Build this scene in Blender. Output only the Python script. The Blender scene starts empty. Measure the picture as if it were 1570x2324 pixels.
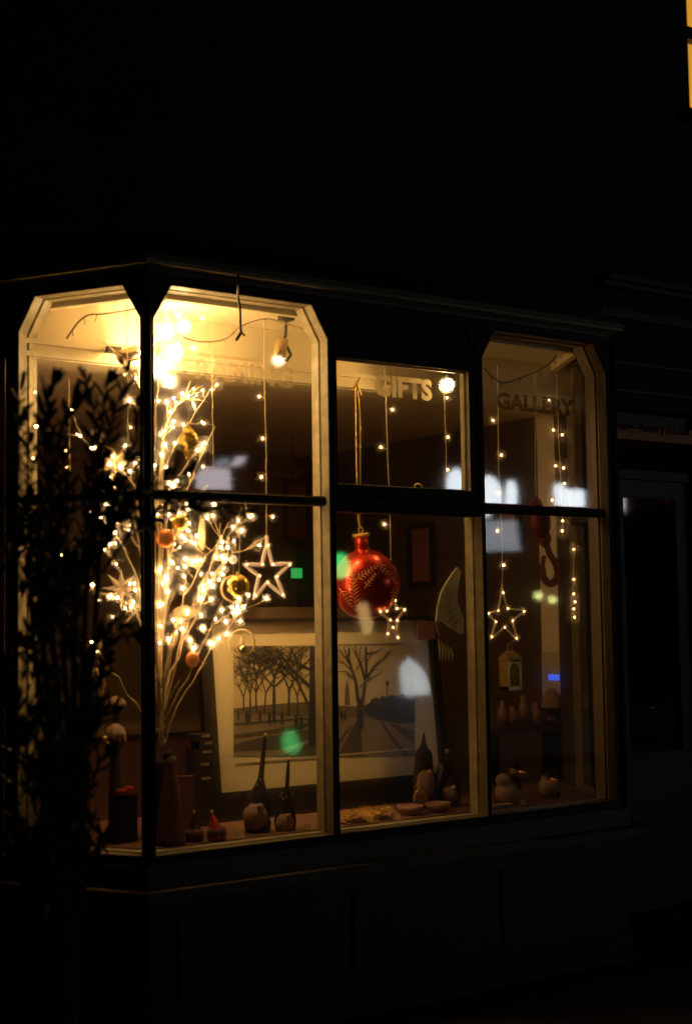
import bpy, math, random
from mathutils import Vector, Matrix
random.seed(7)
rnd = random.random
col = bpy.context.scene.collection
V = Vector

# ------------------------------------------------------------------ camera model
# x, y below are positions measured on the photograph (1570 x 2324); at() turns
# them into a point of the room at the depth Y (metres behind the shop front)
FP = 5771.6 / 1.76242
AZ, PI_, RO = (math.radians(a) for a in (54.388, 4.248, -0.8332))
fw = V((math.cos(AZ) * math.cos(PI_), math.sin(AZ) * math.cos(PI_), math.sin(PI_)))
rt0 = V((math.sin(AZ), -math.cos(AZ), 0)); up0 = rt0.cross(fw)
rt = rt0 * math.cos(RO) + up0 * math.sin(RO)
up = -rt0 * math.sin(RO) + up0 * math.cos(RO)
CAM = V((-2.5457, -4.8354, 1.6))
def ray(x, y): return fw + rt * ((x - 785) / FP) - up * ((y - 1162) / FP)
def at(x, y, Y=0.0):
    d = ray(x, y); return CAM + d * ((Y - CAM.y) / d.y)
def atx(x, y, X):
    d = ray(x, y); return CAM + d * ((X - CAM.x) / d.x)
def atd(x, y, D): return CAM + ray(x, y) * D
def px(n, D): return n / FP * D          # n photo pixels at depth D, in metres

# ------------------------------------------------------------------ materials
MATS = {}
def mat(name, colr, rough=.6, metal=0., emit=None, es=0., spec=.5, noise=.0, nscale=8., bump=.0, coat=0., trans=0., bscale=None):
    m = bpy.data.materials.new(name); m.use_nodes = True
    nt = m.node_tree; b = nt.nodes['Principled BSDF']
    b.inputs['Base Color'].default_value = (*colr, 1)
    b.inputs['Roughness'].default_value = rough
    b.inputs['Metallic'].default_value = metal
    b.inputs['Specular IOR Level'].default_value = spec
    b.inputs['Coat Weight'].default_value = coat
    b.inputs['Transmission Weight'].default_value = trans
    if emit:
        b.inputs['Emission Color'].default_value = (*emit, 1)
        b.inputs['Emission Strength'].default_value = es
    if noise or bump:
        tc = nt.nodes.new('ShaderNodeTexCoord'); nz = nt.nodes.new('ShaderNodeTexNoise')
        nz.inputs['Scale'].default_value = nscale; nz.inputs['Detail'].default_value = 5
        nt.links.new(tc.outputs['Object'], nz.inputs['Vector'])
        if noise:
            r = nt.nodes.new('ShaderNodeValToRGB')
            r.color_ramp.elements[0].position = .3; r.color_ramp.elements[1].position = .7
            r.color_ramp.elements[0].color = (*[c * (1 - noise) for c in colr], 1)
            r.color_ramp.elements[1].color = (*[min(1, c * (1 + noise)) for c in colr], 1)
            nt.links.new(nz.outputs['Fac'], r.inputs['Fac']); nt.links.new(r.outputs['Color'], b.inputs['Base Color'])
        if bump:
            nb = nt.nodes.new('ShaderNodeTexNoise'); nb.inputs['Scale'].default_value = bscale or nscale * 6
            nb.inputs['Detail'].default_value = 4
            nt.links.new(tc.outputs['Object'], nb.inputs['Vector'])
            bp = nt.nodes.new('ShaderNodeBump'); bp.inputs['Strength'].default_value = bump; bp.inputs['Distance'].default_value = .01
            nt.links.new(nb.outputs['Fac'], bp.inputs['Height']); nt.links.new(bp.outputs['Normal'], b.inputs['Normal'])
    MATS[name] = m; return m
def glassmat(name, gain=1.7, tint=(1, 1, 1), bloom=0., rough=.028):
    m = bpy.data.materials.new(name); m.use_nodes = True; nt = m.node_tree; nt.nodes.clear()
    o = nt.nodes.new('ShaderNodeOutputMaterial'); mx = nt.nodes.new('ShaderNodeMixShader')
    t = nt.nodes.new('ShaderNodeBsdfTransparent'); t.inputs[0].default_value = (*tint, 1)
    g = nt.nodes.new('ShaderNodeBsdfGlossy'); g.inputs['Roughness'].default_value = rough
    f = nt.nodes.new('ShaderNodeFresnel'); f.inputs[0].default_value = 1.5
    mu = nt.nodes.new('ShaderNodeMath'); mu.operation = 'MULTIPLY'; mu.inputs[1].default_value = gain; mu.use_clamp = True
    ge = nt.nodes.new('ShaderNodeNewGeometry'); mr = nt.nodes.new('ShaderNodeMapRange')   # a thin sheet: the same from either side
    mr.inputs['To Min'].default_value = 1.5; mr.inputs['To Max'].default_value = 1/1.5
    nt.links.new(ge.outputs['Backfacing'], mr.inputs['Value']); nt.links.new(mr.outputs[0], f.inputs[0])
    nt.links.new(f.outputs[0], mu.inputs[0]); nt.links.new(mu.outputs[0], mx.inputs[0])
    if bloom:
        rf = nt.nodes.new('ShaderNodeBsdfRefraction'); rf.inputs['IOR'].default_value = 1.30; rf.inputs['Roughness'].default_value = .5
        gi = nt.nodes.new('ShaderNodeNewGeometry'); nt.links.new(gi.outputs['Incoming'], rf.inputs['Normal'])   # bloom around the bulbs, added as scatter about each ray's path in the pane
        md = nt.nodes.new('ShaderNodeMixShader'); md.inputs[0].default_value = bloom
        nt.links.new(t.outputs[0], md.inputs[1]); nt.links.new(rf.outputs[0], md.inputs[2]); nt.links.new(md.outputs[0], mx.inputs[1])
    else: nt.links.new(t.outputs[0], mx.inputs[1])
    nt.links.new(g.outputs[0], mx.inputs[2]); nt.links.new(mx.outputs[0], o.inputs[0])
    MATS[name] = m; return m
def frosted(name, colr, alpha):
    m = bpy.data.materials.new(name); m.use_nodes = True; nt = m.node_tree; nt.nodes.clear()
    o = nt.nodes.new('ShaderNodeOutputMaterial'); mx = nt.nodes.new('ShaderNodeMixShader'); m2 = nt.nodes.new('ShaderNodeMixShader')
    t = nt.nodes.new('ShaderNodeBsdfTransparent'); d = nt.nodes.new('ShaderNodeBsdfDiffuse'); l = nt.nodes.new('ShaderNodeBsdfTranslucent')
    d.inputs[0].default_value = (*colr, 1); l.inputs[0].default_value = (*colr, 1); m2.inputs[0].default_value = .7; mx.inputs[0].default_value = alpha
    nt.links.new(d.outputs[0], m2.inputs[1]); nt.links.new(l.outputs[0], m2.inputs[2])
    nt.links.new(t.outputs[0], mx.inputs[1]); nt.links.new(m2.outputs[0], mx.inputs[2]); nt.links.new(mx.outputs[0], o.inputs[0])
    MATS[name] = m; return m

WARM = (1.0, .58, .18)
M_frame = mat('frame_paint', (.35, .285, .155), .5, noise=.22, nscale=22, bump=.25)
M_frame_dim = mat('dim_frame_paint', (.20, .14, .085), .5, noise=.12, nscale=14, bump=.1)  # frame paint browned: dimness of the right-hand bays put into the colour
M_outer = mat('outer_unlit_paint', (.022, .011, .009), .7, noise=.2, nscale=9, bump=.1)  # unlit outer side of the frames, its darkness put into the colour
M_band = mat('tan_outer_paint', (.09, .06, .036), .5, noise=.15, nscale=9, bump=.1)
M_dark = mat('dark_paint', (.014, .008, .007), .5, noise=.2, nscale=6, bump=.1)
M_wall = mat('night_wall', (.035, .022, .020), .85, noise=.3, nscale=3, bump=.3)
M_ceil = mat('cream_ceiling', (.74, .62, .38), .7, noise=.06, nscale=3, bump=.05)
M_shopceil = mat('shop_ceiling', (.80, .60, .38), .8, noise=.08, nscale=2)
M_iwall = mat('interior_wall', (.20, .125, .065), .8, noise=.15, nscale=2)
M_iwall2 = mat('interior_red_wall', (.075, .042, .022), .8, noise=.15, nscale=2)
M_floor = mat('shop_floor', (.10, .05, .03), .6, noise=.3, nscale=5)
M_bed = mat('display_bed', (.15, .065, .035), .6, noise=.25, nscale=9, bump=.1)
M_white = mat('white_gloss', (.86, .70, .46), .5, noise=.08, nscale=10)
M_lead = mat('lead_roof', (.05, .05, .055), .6, noise=.2)
M_glass = glassmat('window_glass', bloom=.16)
M_glass2 = glassmat('picture_glass', 1.2, rough=.035)
M_fros = frosted('frosted_lettering', (.85, .72, .45), .85)
M_gold = mat('gold', (.85, .60, .20), .42, 1., noise=.1, nscale=60, bump=.15)
M_goldm = mat('gold_glitter', (.85, .55, .12), .35, .8, bump=.6, nscale=60, bscale=220)
M_wire = mat('gold_wire', (.75, .56, .26), .4, .6, emit=WARM, es=.06)
M_cable = mat('dark_cable', (.06, .03, .02), .6, bump=.1)
M_twig = mat('pale_twig', (.66, .50, .28), .65, noise=.2, nscale=40, bump=.3)
M_bulb = mat('lit_bulb', (1, .9, .7), .4, emit=(1., .60, .24), es=95)
M_bulbs = mat('lit_string_bulb', (1, .9, .7), .4, emit=(1., .50, .15), es=18)
M_lens = mat('lit_lamp', (1, 1, .9), .4, emit=(1., .74, .38), es=60)
M_startube = mat('lit_star_tube', (.85, .7, .5), .5, emit=(1., .52, .22), es=.42, bump=.2, nscale=40)
M_startube2 = mat('star_tube', (.70, .5, .3), .4, emit=(1., .5, .18), es=.06, bump=.2, nscale=40)
M_red = mat('red_metallic', (.62, .035, .012), .26, .75, coat=.35)
M_redm = mat('red_glitter', (.17, .025, .018), .5, .3, bump=.8, nscale=80, bscale=140)
M_redfelt = mat('red_felt', (.60, .05, .02), .9, bump=.5, nscale=60)
M_fern = mat('gold_fern_print', (.90, .42, .13), .5, .2)
M_steel = mat('brushed_metal', (.62, .50, .34), .25, 1.)
M_black = mat('black_frame', (.016, .009, .006), .6, spec=.2, noise=.2, nscale=30)
M_mat = mat('mount_board', (.72, .58, .33), .8)
M_sky = mat('printed_sky', (.62, .46, .22), .7, noise=.12, nscale=2)
M_pground = mat('printed_path', (.25, .17, .09), .7, noise=.1, nscale=9)
M_ink = mat('printed_dark_ink', (.025, .018, .012), .7)
M_ink2 = mat('printed_grey_ink', (.075, .050, .032), .7)
M_ink3 = mat('printed_brown_ink', (.13, .08, .045), .7)
M_wood = mat('pale_carved_wood', (.66, .58, .30), .6, noise=.15, nscale=14, bump=.2)
M_woodd = mat('dark_carved_wood', (.20, .12, .06), .7, noise=.15, nscale=14, bump=.2)
M_felt = mat('dark_felt', (.022, .010, .010), .95, bump=.5, nscale=50, noise=.2)
M_felt2 = mat('brown_felt', (.12, .045, .03), .95, bump=.5, nscale=50, noise=.15)
M_beard = mat('fluffy_beard', (.40, .24, .16), .95, bump=.9, nscale=60, noise=.12)
M_snow = mat('cream_ceramic', (.46, .30, .17), .6, noise=.1, nscale=20, bump=.2)
M_skin = mat('wooden_nose', (.45, .25, .15), .7)
M_pot = mat('clay_dish', (.35, .17, .12), .5, noise=.15, nscale=20)
M_leaf = mat('evergreen_leaf', (.045, .06, .025), .35, noise=.3, nscale=10)
M_stem = mat('shrub_stem', (.045, .035, .025), .8, noise=.2, nscale=20, bump=.3)
M_pave = mat('paving', (.025, .022, .020), .8, noise=.25, nscale=2, bump=.3)
M_road = mat('asphalt', (.05, .05, .05), .85, noise=.2, nscale=4, bump=.4)
M_kerb = mat('kerb_stone', (.16, .15, .14), .8, noise=.15)
M_litw = mat('lit_upstairs_blind', (.7, .45, .15), .7, emit=(.75, .33, .025), es=.80)
M_cool = mat('cool_lit_window', (.8, .85, .9), .6, emit=(.86, .95, 1.0), es=14)
M_cool2 = mat('dim_cool_window', (.6, .65, .7), .6, emit=(.80, .90, 1.0), es=3.0)
M_cool3 = mat('lilac_lit_window', (.8, .75, .8), .6, emit=(.95, .82, .86), es=7)
M_amber = mat('amber_wall_lamp', (.8, .8, .4), .6, emit=(.85, .90, .30), es=16)
M_peach = mat('peach_lit_window', (.8, .6, .3), .6, emit=(1., .62, .22), es=6)
M_tail = mat('small_red_tail_light', (.8, .2, .1), .6, emit=(1., .16, .04), es=6)  # red tail lights, set up among the windows across the street
M_green = mat('green_signal_lens', (.2, .8, .4), .4, emit=(.10, 1., .25), es=11)
M_greeng = mat('green_glow', (.2, .8, .4), .4, emit=(.06, .75, .16), es=.9)
M_greens = mat('green_sign_face', (.1, .5, .2), .4, emit=(.03, .42, .09), es=.9)
M_blue = mat('blue_screen', (.1, .2, .8), .4, emit=(.06, .14, 1.), es=.85)
M_orange = mat('orange_lamp_shade', (.7, .3, .1), .8, emit=(1., .30, .06), es=.16)
M_plast = mat('cream_plastic', (.62, .50, .33), .5)
M_pink = mat('pink_card', (.24, .09, .06), .8, noise=.1)
M_paper = mat('paper_edges', (.34, .20, .12), .8, noise=.3, nscale=20)
M_sign = mat('fascia_strip', (.62, .26, .15), .6)
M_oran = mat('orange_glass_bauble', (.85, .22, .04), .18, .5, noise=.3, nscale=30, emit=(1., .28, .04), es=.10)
M_yel = mat('yellow_glass_bauble', (.85, .60, .12), .12, .85, bump=.5, nscale=20, bscale=50)
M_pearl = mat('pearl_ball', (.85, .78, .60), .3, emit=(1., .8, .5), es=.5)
M_disc = mat('pale_shell_disc', (.60, .44, .24), .5, noise=.1)

# ------------------------------------------------------------------ mesh builder
ORG = {}
class MB:
    def __init__(s): s.v = []; s.f = []; s.mi = []; s.m = 0
    def add(s, vs, fs):
        o = len(s.v); s.v += [V(p) for p in vs]
        for f in fs: s.f.append([o + i for i in f]); s.mi.append(s.m)
    def quad(s, a, b, c, d): s.add([a, b, c, d], [(0, 1, 2, 3)])
    def box(s, a, b):
        x0, y0, z0 = a; x1, y1, z1 = b
        s.add([(x0,y0,z0),(x1,y0,z0),(x1,y1,z0),(x0,y1,z0),(x0,y0,z1),(x1,y0,z1),(x1,y1,z1),(x0,y1,z1)],
              [(0,3,2,1),(4,5,6,7),(0,1,5,4),(1,2,6,5),(2,3,7,6),(3,0,4,7)])
    def loops(s, rings, closed=True, capa=False, capb=False):
        n = len(rings[0]); o = len(s.v)
        for r in rings: s.v += [V(p) for p in r]
        for i in range(len(rings) - 1):
            for j in range(n if closed else n - 1):
                k = (j + 1) % n
                s.f.append([o+i*n+j, o+i*n+k, o+(i+1)*n+k, o+(i+1)*n+j]); s.mi.append(s.m)
        if capa: s.f.append([o + j for j in range(n)][::-1]); s.mi.append(s.m)
        if capb: s.f.append([o + (len(rings)-1)*n + j for j in range(n)]); s.mi.append(s.m)
    def tube(s, pts, r, n=6, closed=False):
        pts = [V(p) for p in pts]; rs = r if isinstance(r, (list, tuple)) else [r] * len(pts)
        rings = []; N = len(pts); u = None
        for i, p in enumerate(pts):
            a = pts[(i-1) % N] if (i or closed) else p; b = pts[(i+1) % N] if (i < N-1 or closed) else p
            t = (b - a).normalized()
            if u is None: u = t.orthogonal().normalized()
            u = (u - t * u.dot(t)); u = u.normalized() if u.length > 1e-6 else t.orthogonal().normalized()
            w = t.cross(u)
            rings.append([p + (u*math.cos(2*math.pi*k/n) + w*math.sin(2*math.pi*k/n)) * rs[i] for k in range(n)])
        if closed: rings.append(rings[0])
        s.loops(rings, True, not closed, not closed)
    def lathe(s, prof, c, axis=(0,0,1), n=20, cap=True, wob=0.):
        c = V(c); ax = V(axis).normalized(); u = ax.orthogonal().normalized(); w = ax.cross(u)
        rings = []
        for (r, h) in prof:
            rings.append([c + ax*h + (u*math.cos(2*math.pi*k/n) + w*math.sin(2*math.pi*k/n)) * max(r, 1e-4) * (1+wob*(rnd()-.5)) for k in range(n)])
        s.loops(rings, True, cap, cap)
    def sphere(s, c, r, n=16, m=10, sc=(1,1,1), wob=0.):
        c = V(c)
        rings = []
        for i in range(m + 1):
            a = math.pi * i / m
            rr = max(math.sin(a), 1e-3); h = -math.cos(a)
            rings.append([c + V((math.cos(2*math.pi*k/n)*rr*sc[0], math.sin(2*math.pi*k/n)*rr*sc[1], h*sc[2])) * r * (1+wob*(rnd()-.5)) for k in range(n)])
        s.loops(rings, True, True, True)
    def prism(s, poly, off):      # polygon (3D points) extruded by the vector off
        off = V(off); a = [V(p) for p in poly]; b = [p + off for p in a]
        s.loops([a, b], True, True, True)
    def build(s, name, m, parent=None, smooth=False):
        me = bpy.data.meshes.new(name)
        o = ORG.get(parent.name, V((0,0,0))) if parent else V((0,0,0))
        me.from_pydata([tuple(p - o) for p in s.v], [], s.f)
        for mm in (m if isinstance(m, (list, tuple)) else [m]): me.materials.append(mm)
        for p, i in zip(me.polygons, s.mi): p.material_index = i; p.use_smooth = smooth
        me.update()
        import bmesh
        bm = bmesh.new(); bm.from_mesh(me); bmesh.ops.recalc_face_normals(bm, faces=bm.faces); bm.to_mesh(me); bm.free()
        ob = bpy.data.objects.new(name, me); col.objects.link(ob)
        if parent: ob.parent = parent
        ORG[ob.name] = o
        return ob
def tag(o, label=None, cat=None, group=None, kind=None):
    if label: o['label'] = label
    if cat: o['category'] = cat
    if group: o['group'] = group
    if kind: o['kind'] = kind
    return o
def thing(name, loc, label, cat, group=None):
    e = bpy.data.objects.new(name, None); e.location = loc; e.empty_display_size = .05; col.objects.link(e)
    ORG[e.name] = V(loc); return tag(e, label, cat, group)
def textmesh(name, body, p0, dr, upv, width, height, depth, m, parent, bold=.03):
    cu = bpy.data.curves.new(name + '_c', 'FONT'); cu.body = body; cu.size = 1; cu.offset = bold; cu.extrude = 0
    cu.resolution_u = 3
    tmp = bpy.data.objects.new('tmp', cu); col.objects.link(tmp)
    dg = bpy.context.evaluated_depsgraph_get(); me = bpy.data.meshes.new_from_object(tmp.evaluated_get(dg))
    bpy.data.objects.remove(tmp)
    xs = [v.co.x for v in me.vertices]; ys = [v.co.y for v in me.vertices]
    x0, x1, y0, y1 = min(xs), max(xs), min(ys), max(ys)
    dr = V(dr).normalized(); upv = V(upv).normalized(); nn = dr.cross(upv)
    o = ORG[parent.name]
    for v in me.vertices:
        c = v.co.copy()
        v.co = V(p0) + dr*((c.x-x0)/(x1-x0)*width) + upv*((c.y-y0)/(y1-y0)*height) + nn*(c.z/.02*depth) - o
    me.materials.clear(); me.materials.append(m); me.name = name
    ob = bpy.data.objects.new(name, me); col.objects.link(ob); ob.parent = parent; ORG[ob.name] = o
    return ob

# ------------------------------------------------------------------ the bay's plan
S60, C60 = math.sin(math.radians(60)), .5
W = 2.50; SL = .66; YW = SL * S60
A0 = V((0,0,0)); B0 = V((W,0,0))
class Face:
    def __init__(s, o, d, n): s.o, s.d, s.n = V(o), V(d), V(n)
    def p(s, a, dep, z): return s.o + s.d*a + s.n*dep + V((0,0,z))
FR = Face((0,0,0), (1,0,0), (0,1,0))
LC = Face((0,0,0), (-C60,S60,0), (S60,C60,0))
RC = Face((W,0,0), (C60,S60,0), (-S60,C60,0))
def plan(off):      # the three faces' line, moved outwards by off
    nL, nF, nR = V((-S60,-C60,0)), V((0,-1,0)), V((S60,-C60,0))
    a = A0 + (nL+nF)*(off/1.5); b = B0 + (nR+nF)*(off/1.5)
    def towall(p, d): return p + d*((YW - p.y)/d.y)
    return [towall(a, LC.d), a, b, towall(b, RC.d)]
def band(mb, o0, o1, z0, z1, z0b=None):
    a, b = plan(o0), plan(o1)
    z0b = z0 if z0b is None else z0b
    rings = []
    for i in range(4):
        rings.append([(a[i].x,a[i].y,z0),(b[i].x,b[i].y,z0b),(b[i].x,b[i].y,z1),(a[i].x,a[i].y,z1)])
    mb.loops(rings, True, True, True)

shop = thing('shop_building', (1.25, .6, 0), 'dark brick shop with a lit bay window of chamfered panes and a door beside it', 'shop')

def ring_frame(F, s0, s1, z0, z1, a0, a1, b0, b1, chx, chz, prof, fl=0., fr=0., back=.12, m0=0., m1=0., o0=0.):
    mb = MB()
    def inner(i, d):
        l = a0 + i + max(0, fl*(d-.035)); r = a1 - i - max(0, fr*(d-.035)); bo = b0 + i; tp = b1 - i
        return [F.p(l,d,bo),F.p(r,d,bo),F.p(r,d,tp-chz),F.p(r-chx,d,tp),F.p(l+chx,d,tp),F.p(l,d,tp-chz)]
    def outer(d):
        l = s0 + m0*d; r = s1 - m1*d
        return [F.p(l,d,z0),F.p(r,d,z0),F.p(r,d,b1-chz),F.p(r,d,z1),F.p(l,d,z1),F.p(l,d,b1-chz)]
    body = [inner(i, d) for i, d in prof]
    k = 4 if len(prof) > 8 else 1
    mb.m = 1; mb.loops([outer(back), outer(o0)] + body[:k], True)
    mb.m = 0; mb.loops(body[k-1:] + [outer(back)], True)
    return mb
PROF = [(-.012, 0), (-.008, -.004), (-.002, -.004), (0, 0), (0, .050), (-.008, .052), (-.008, .060), (.003, .062), (.003, .112), (-.002, .12)]
wins = []
T30 = math.tan(math.radians(30))
def window(F, s0, s1, a0, a1, fl, fr, m0, m1, cas=False, prof=PROF, back=.12, paint=None):
    f = ring_frame(F, s0, s1, .70, 2.93, a0, a1, .735, 2.89, .078, .134, prof, fl, fr, back, m0, m1).build('window_frame', [paint or M_frame, M_outer], shop)
    def bar(z0, z1, d0, d1, lo, hi, name):
        mb = MB()
        prof = [(d0, z0+.008), (d0, z1-.008), (d0+.008, z1), (d1, z1), (d1, z0), (d0+.008, z0)]
        mb.loops([[F.p(lo, d, z) for d, z in prof], [F.p(hi, d, z) for d, z in prof]], True, True, True)
        return mb.build(name, M_outer, f)
    if cas:
        bar(2.045, 2.112, .004, .085, a0, a1, 'transom')
        c = ring_frame(F, a0+.002, a1-.002, 2.114, 2.889, .887, 1.605, 2.157, 2.69, .001, .001,
                       [(0, .010), (0, .030), (.007, .034), (.007, .050), (0, .054), (0, .072)], back=.072, o0=.010).build('casement_frame', [M_frame, M_outer], shop)
        g = MB(); g.quad(F.p(.885,.042,2.155), F.p(1.607,.042,2.155), F.p(1.607,.042,2.692), F.p(.885,.042,2.692)); g.build('upper_pane', M_glass, c)
        h = MB(); h.tube([F.p(1.345,.08,2.166), F.p(1.352,.085,2.182), F.p(1.368,.085,2.186), F.p(1.384,.085,2.180), F.p(1.388,.08,2.166)], .004); h.build('casement_stay', M_gold, c, True)
        top = None
    else:
        bar(2.066, 2.106, .024, .070, a0, a1, 'transom')
        g = MB(); z = 2.112
        g.add([F.p(a0,.047,z), F.p(a1,.047,z), F.p(a1,.047,2.756), F.p(a1-.078,.047,2.89), F.p(a0+.078,.047,2.89), F.p(a0,.047,2.756)], [(0,1,2,3,4,5)])
        g.build('upper_pane', M_glass, f)
    g = MB(); zt = 2.043 if cas else 2.060
    g.quad(F.p(a0,.047,.735), F.p(a1,.047,.735), F.p(a1,.047,zt), F.p(a0,.047,zt)); g.build('lower_pane', M_glass, f)
    return f
w_l = window(LC, .004, SL-.004, .030, .592, .55, 0, T30, 0)
w_1 = window(FR, .004, .848, .030, .834, .55, 0, T30, 0)
w_2 = window(FR, .850, 1.664, .866, 1.655, 0, 0, 0, 0, True)
w_3 = window(FR, 1.666, W-.004, 1.676, 2.452, 0, .25, 0, T30, paint=M_frame_dim)
w_r = window(RC, .004, SL-.004, .045, .592, .2, 0, T30, 0, prof=[(-.012,0),(-.008,-.004),(-.002,-.004),(0,0),(0,.034),(.009,.038),(.009,.052),(.0,.056),(0,.062)], back=.062, paint=M_frame_dim)
for c in (A0, B0):
    mb = MB(); mb.lathe([(.017, .60), (.017, 2.95)], (c.x, c.y-.002, 0), n=10); mb.build('corner_post', M_outer, shop, True)

def fitword(word, xl, yl, xr, yr, hpx, parent, m, F=.036):
    p0 = at(xl, yl, F); p1 = at(xr, yr, F)
    h = (at(xl, yl - hpx, F) - p0).length
    return textmesh('lettering', word, p0, (1,0,0), (0,0,1), p1.x - p0.x, h, 0, m, parent, .045)
M_letter = frosted('painted_lettering', (.36, .26, .13), .50)
M_letterd = frosted('brown_lettering', (.10, .06, .035), .62)
fitword('FRAMING', 414, 857, 666, 876, 50, w_1, M_letter)
fitword('GIFTS', 849, 898, 981, 910, 50, w_2, M_fros)
fitword('GALLERY', 1126, 928, 1303, 944, 39, w_3, M_letterd)

# sill, riser, cornice
mb = MB(); band(mb, -.03, .085, .590, .616); band(mb, -.03, .02, .617, .699); band(mb, -.02, .058, .572, .589)
mb.build('window_sill', M_band, shop)
mb = MB(); band(mb, -.05, 0, 0, .571); band(mb, .0005, .02, 0, .12)
for k in range(3):
    x0 = .12 + k*.8; mb.box((x0, -.012, .18), (x0+.66, -.0005, .50))
mb.build('stall_riser', M_dark, shop)
mb = MB(); mb.m = 1; band(mb, -.11, .008, 2.931, 2.949); band(mb, -.11, .022, 2.9495, 2.956); mb.m = 0; band(mb, -.11, .052, 2.9565, 2.972); mb.m = 1; band(mb, -.11, .060, 2.9725, 2.990)
mb.build('bay_cornice', [M_frame, M_band], shop)  # lip in the paler paint: its lit look put into the colour
pl = plan(.06); mb = MB(); mb.loops([[(p.x,p.y,2.991) for p in pl], [(p.x, p.y+(YW-p.y)*.5, 3.16) for p in pl]], True, True, True); mb.build('bay_roof', M_lead, shop)
pin = plan(-.10); mb = MB(); mb.prism([(p.x,p.y,2.905) for p in pin], (0,0,.02)); mb.build('bay_ceiling', M_ceil, shop)
pin = plan(-.118); mb = MB()
mb.prism([(p.x,p.y,.718) for p in pin[:1]] + [(pin[1].x,pin[1].y,.718),(pin[2].x,pin[2].y,.718),(pin[3].x,pin[3].y,.718),(2.86,.95,.718),(-.36,.95,.718)], (0,0,.024))
mb.build('display_bed', M_bed, shop)
# a back rail under the ceiling behind the heads
mb = MB(); band(mb, -.16, -.125, 2.868, 2.903); mb.build('curtain_rail', M_ceil, shop)

# walls
xs = at(1557, 100, YW+.05).x - .036
XW = xs - .012
wl, wr = plan(0)[0].x, plan(0)[3].x
mb = MB()
mb.box((-7, YW, 0), (wl, YW+.18, 9)); mb.box((wl+.001, YW, 2.992), (XW, YW+.18, 9)); mb.box((wr, YW, 0), (3.10, YW+.18, 2.991))
mb.box((3.101, YW, 2.72), (9, YW+.18, 2.991)); mb.box((3.86, YW, 0), (9, YW+.18, 2.719)); mb.box((XW+.001, YW, 2.992), (9, YW+.18, 4.46))
mb.box((XW+.001, YW, 6.3), (9, YW+.18, 9)); mb.box((4.85, YW, 4.461), (9, YW+.18, 6.299))
mb.build('wall', M_wall, shop)
mb = MB(); mb.box((wl+.002, YW+.002, 2.668), (wr-.002, YW+.178, 2.990)); mb.build('lintel', M_ceil, shop)
mb = MB()
for (z0, z1, p) in ((2.671, 2.690, .034), (2.6905, 2.722, .018), (2.7225, 2.742, .030)):
    mb.box((wl+.03, YW-p, z0), (wr-.03, YW+.0015, z1))
mb.build('lintel_moulding', M_ceil, shop)
mb = MB()
mb.box((XW-.05, YW-.10, 4.40), (4.86, YW+.02, 4.459)); mb.build('upstairs_sill', M_wall, shop)
mb = MB(); mb.box((3.0, YW-.06, 3.36), (9, YW-.001, 3.385)); mb.box((3.0, YW-.10, 3.3855), (9, YW-.001, 3.415)); mb.box((3.0, YW-.03, 3.20), (9, YW-.001, 3.245))
mb.box((2.9, YW-.025, 2.80), (9, YW-.001, 2.815)); mb.box((2.9, YW-.025, 2.95), (9, YW-.001, 2.963))
mb.build('shop_cornice', M_dark, shop)
# upstairs lit window
sw = MB()
p1, p2 = at(1564, 66, YW+.06).z, at(1564, 94, YW+.06).z
for a, b in (((XW+.001, YW+.03, 4.461), (xs, YW+.09, 6.299)), ((4.80, YW+.03, 4.461), (4.849, YW+.09, 6.299)), ((xs+.0005, YW+.035, 4.461), (4.799, YW+.088, 4.52)),
             ((xs+.0005, YW+.035, p2), (4.799, YW+.088, p1)), ((xs+.0005, YW+.035, 6.24), (4.799, YW+.088, 6.299)), ((4.34, YW+.04, p1+.0005), (4.37, YW+.08, 6.2395)), ((4.34, YW+.04, 4.5205), (4.37, YW+.08, p2-.0005))):
    sw.box(a, b)
swo = sw.build('sash_window', M_dark, shop)
mb = MB(); mb.box((xs-.005, YW+.092, 4.47), (4.84, YW+.10, 6.28)); mb.build('window_blind', M_litw, swo)

# doorway to the right: fascia strip with the web address, recessed door
zs = at(1480, 983, YW-.02).z
mb = MB(); mb.box((2.86, YW-.022, zs-.045), (4.6, YW-.001, zs+.035)); fas = mb.build('fascia_strip', M_sign, shop)
textmesh('lettering', 'framing-gallery.co.uk', at(1362, 977, YW-.026) , (1,0,0), (0,0,1), at(1566, 984, YW-.026).x-at(1362, 977, YW-.026).x, .062, .0015, M_black, fas, .02)
YD = YW + .12
mb = MB()
xd0, xd1 = 3.13, 3.80; zd = at(1470, 1090, YD).z
for a, b in (((xd0-.028, YD-.02, 0), (xd0+.05, YD+.05, 2.71)), ((xd1, YD-.02, 0), (xd1+.06, YD+.05, 2.71)), ((xd0+.0505, YD-.02, zd), (xd1-.0005, YD+.05, zd+.05)), ((xd0+.0505, YD-.02, 2.60), (xd1-.0005, YD+.05, 2.71))): mb.box(a, b)
mb.build('door_frame', M_dark, shop)
mb = MB(); mb.box((xd0+.055, YD, .02), (xd0+.15, YD+.04, zd-.004)); mb.box((xd1-.10, YD, .02), (xd1-.005, YD+.04, zd-.004))
mb.box((xd0+.1505, YD, .02), (xd1-.1005, YD+.04, .85)); mb.box((xd0+.1505, YD, zd-.10), (xd1-.1005, YD+.04, zd-.004))
door = mb.build('door', M_dark, shop)
mb = MB(); mb.quad((xd0+.15, YD+.02, .85), (xd1-.10, YD+.02, .85), (xd1-.10, YD+.02, zd-.10), (xd0+.15, YD+.02, zd-.10)); mb.build('door_pane', M_glass, door)
mb = MB(); c = at(1480, 1607, YD-.03); mb.tube([c+V((-.06,.03,0)), c+V((-.055,0,.0)), c+V((.055,0,.01)), c+V((.06,.03,.01))], .007, 8); mb.build('door_handle', M_steel, door, True)
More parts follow.
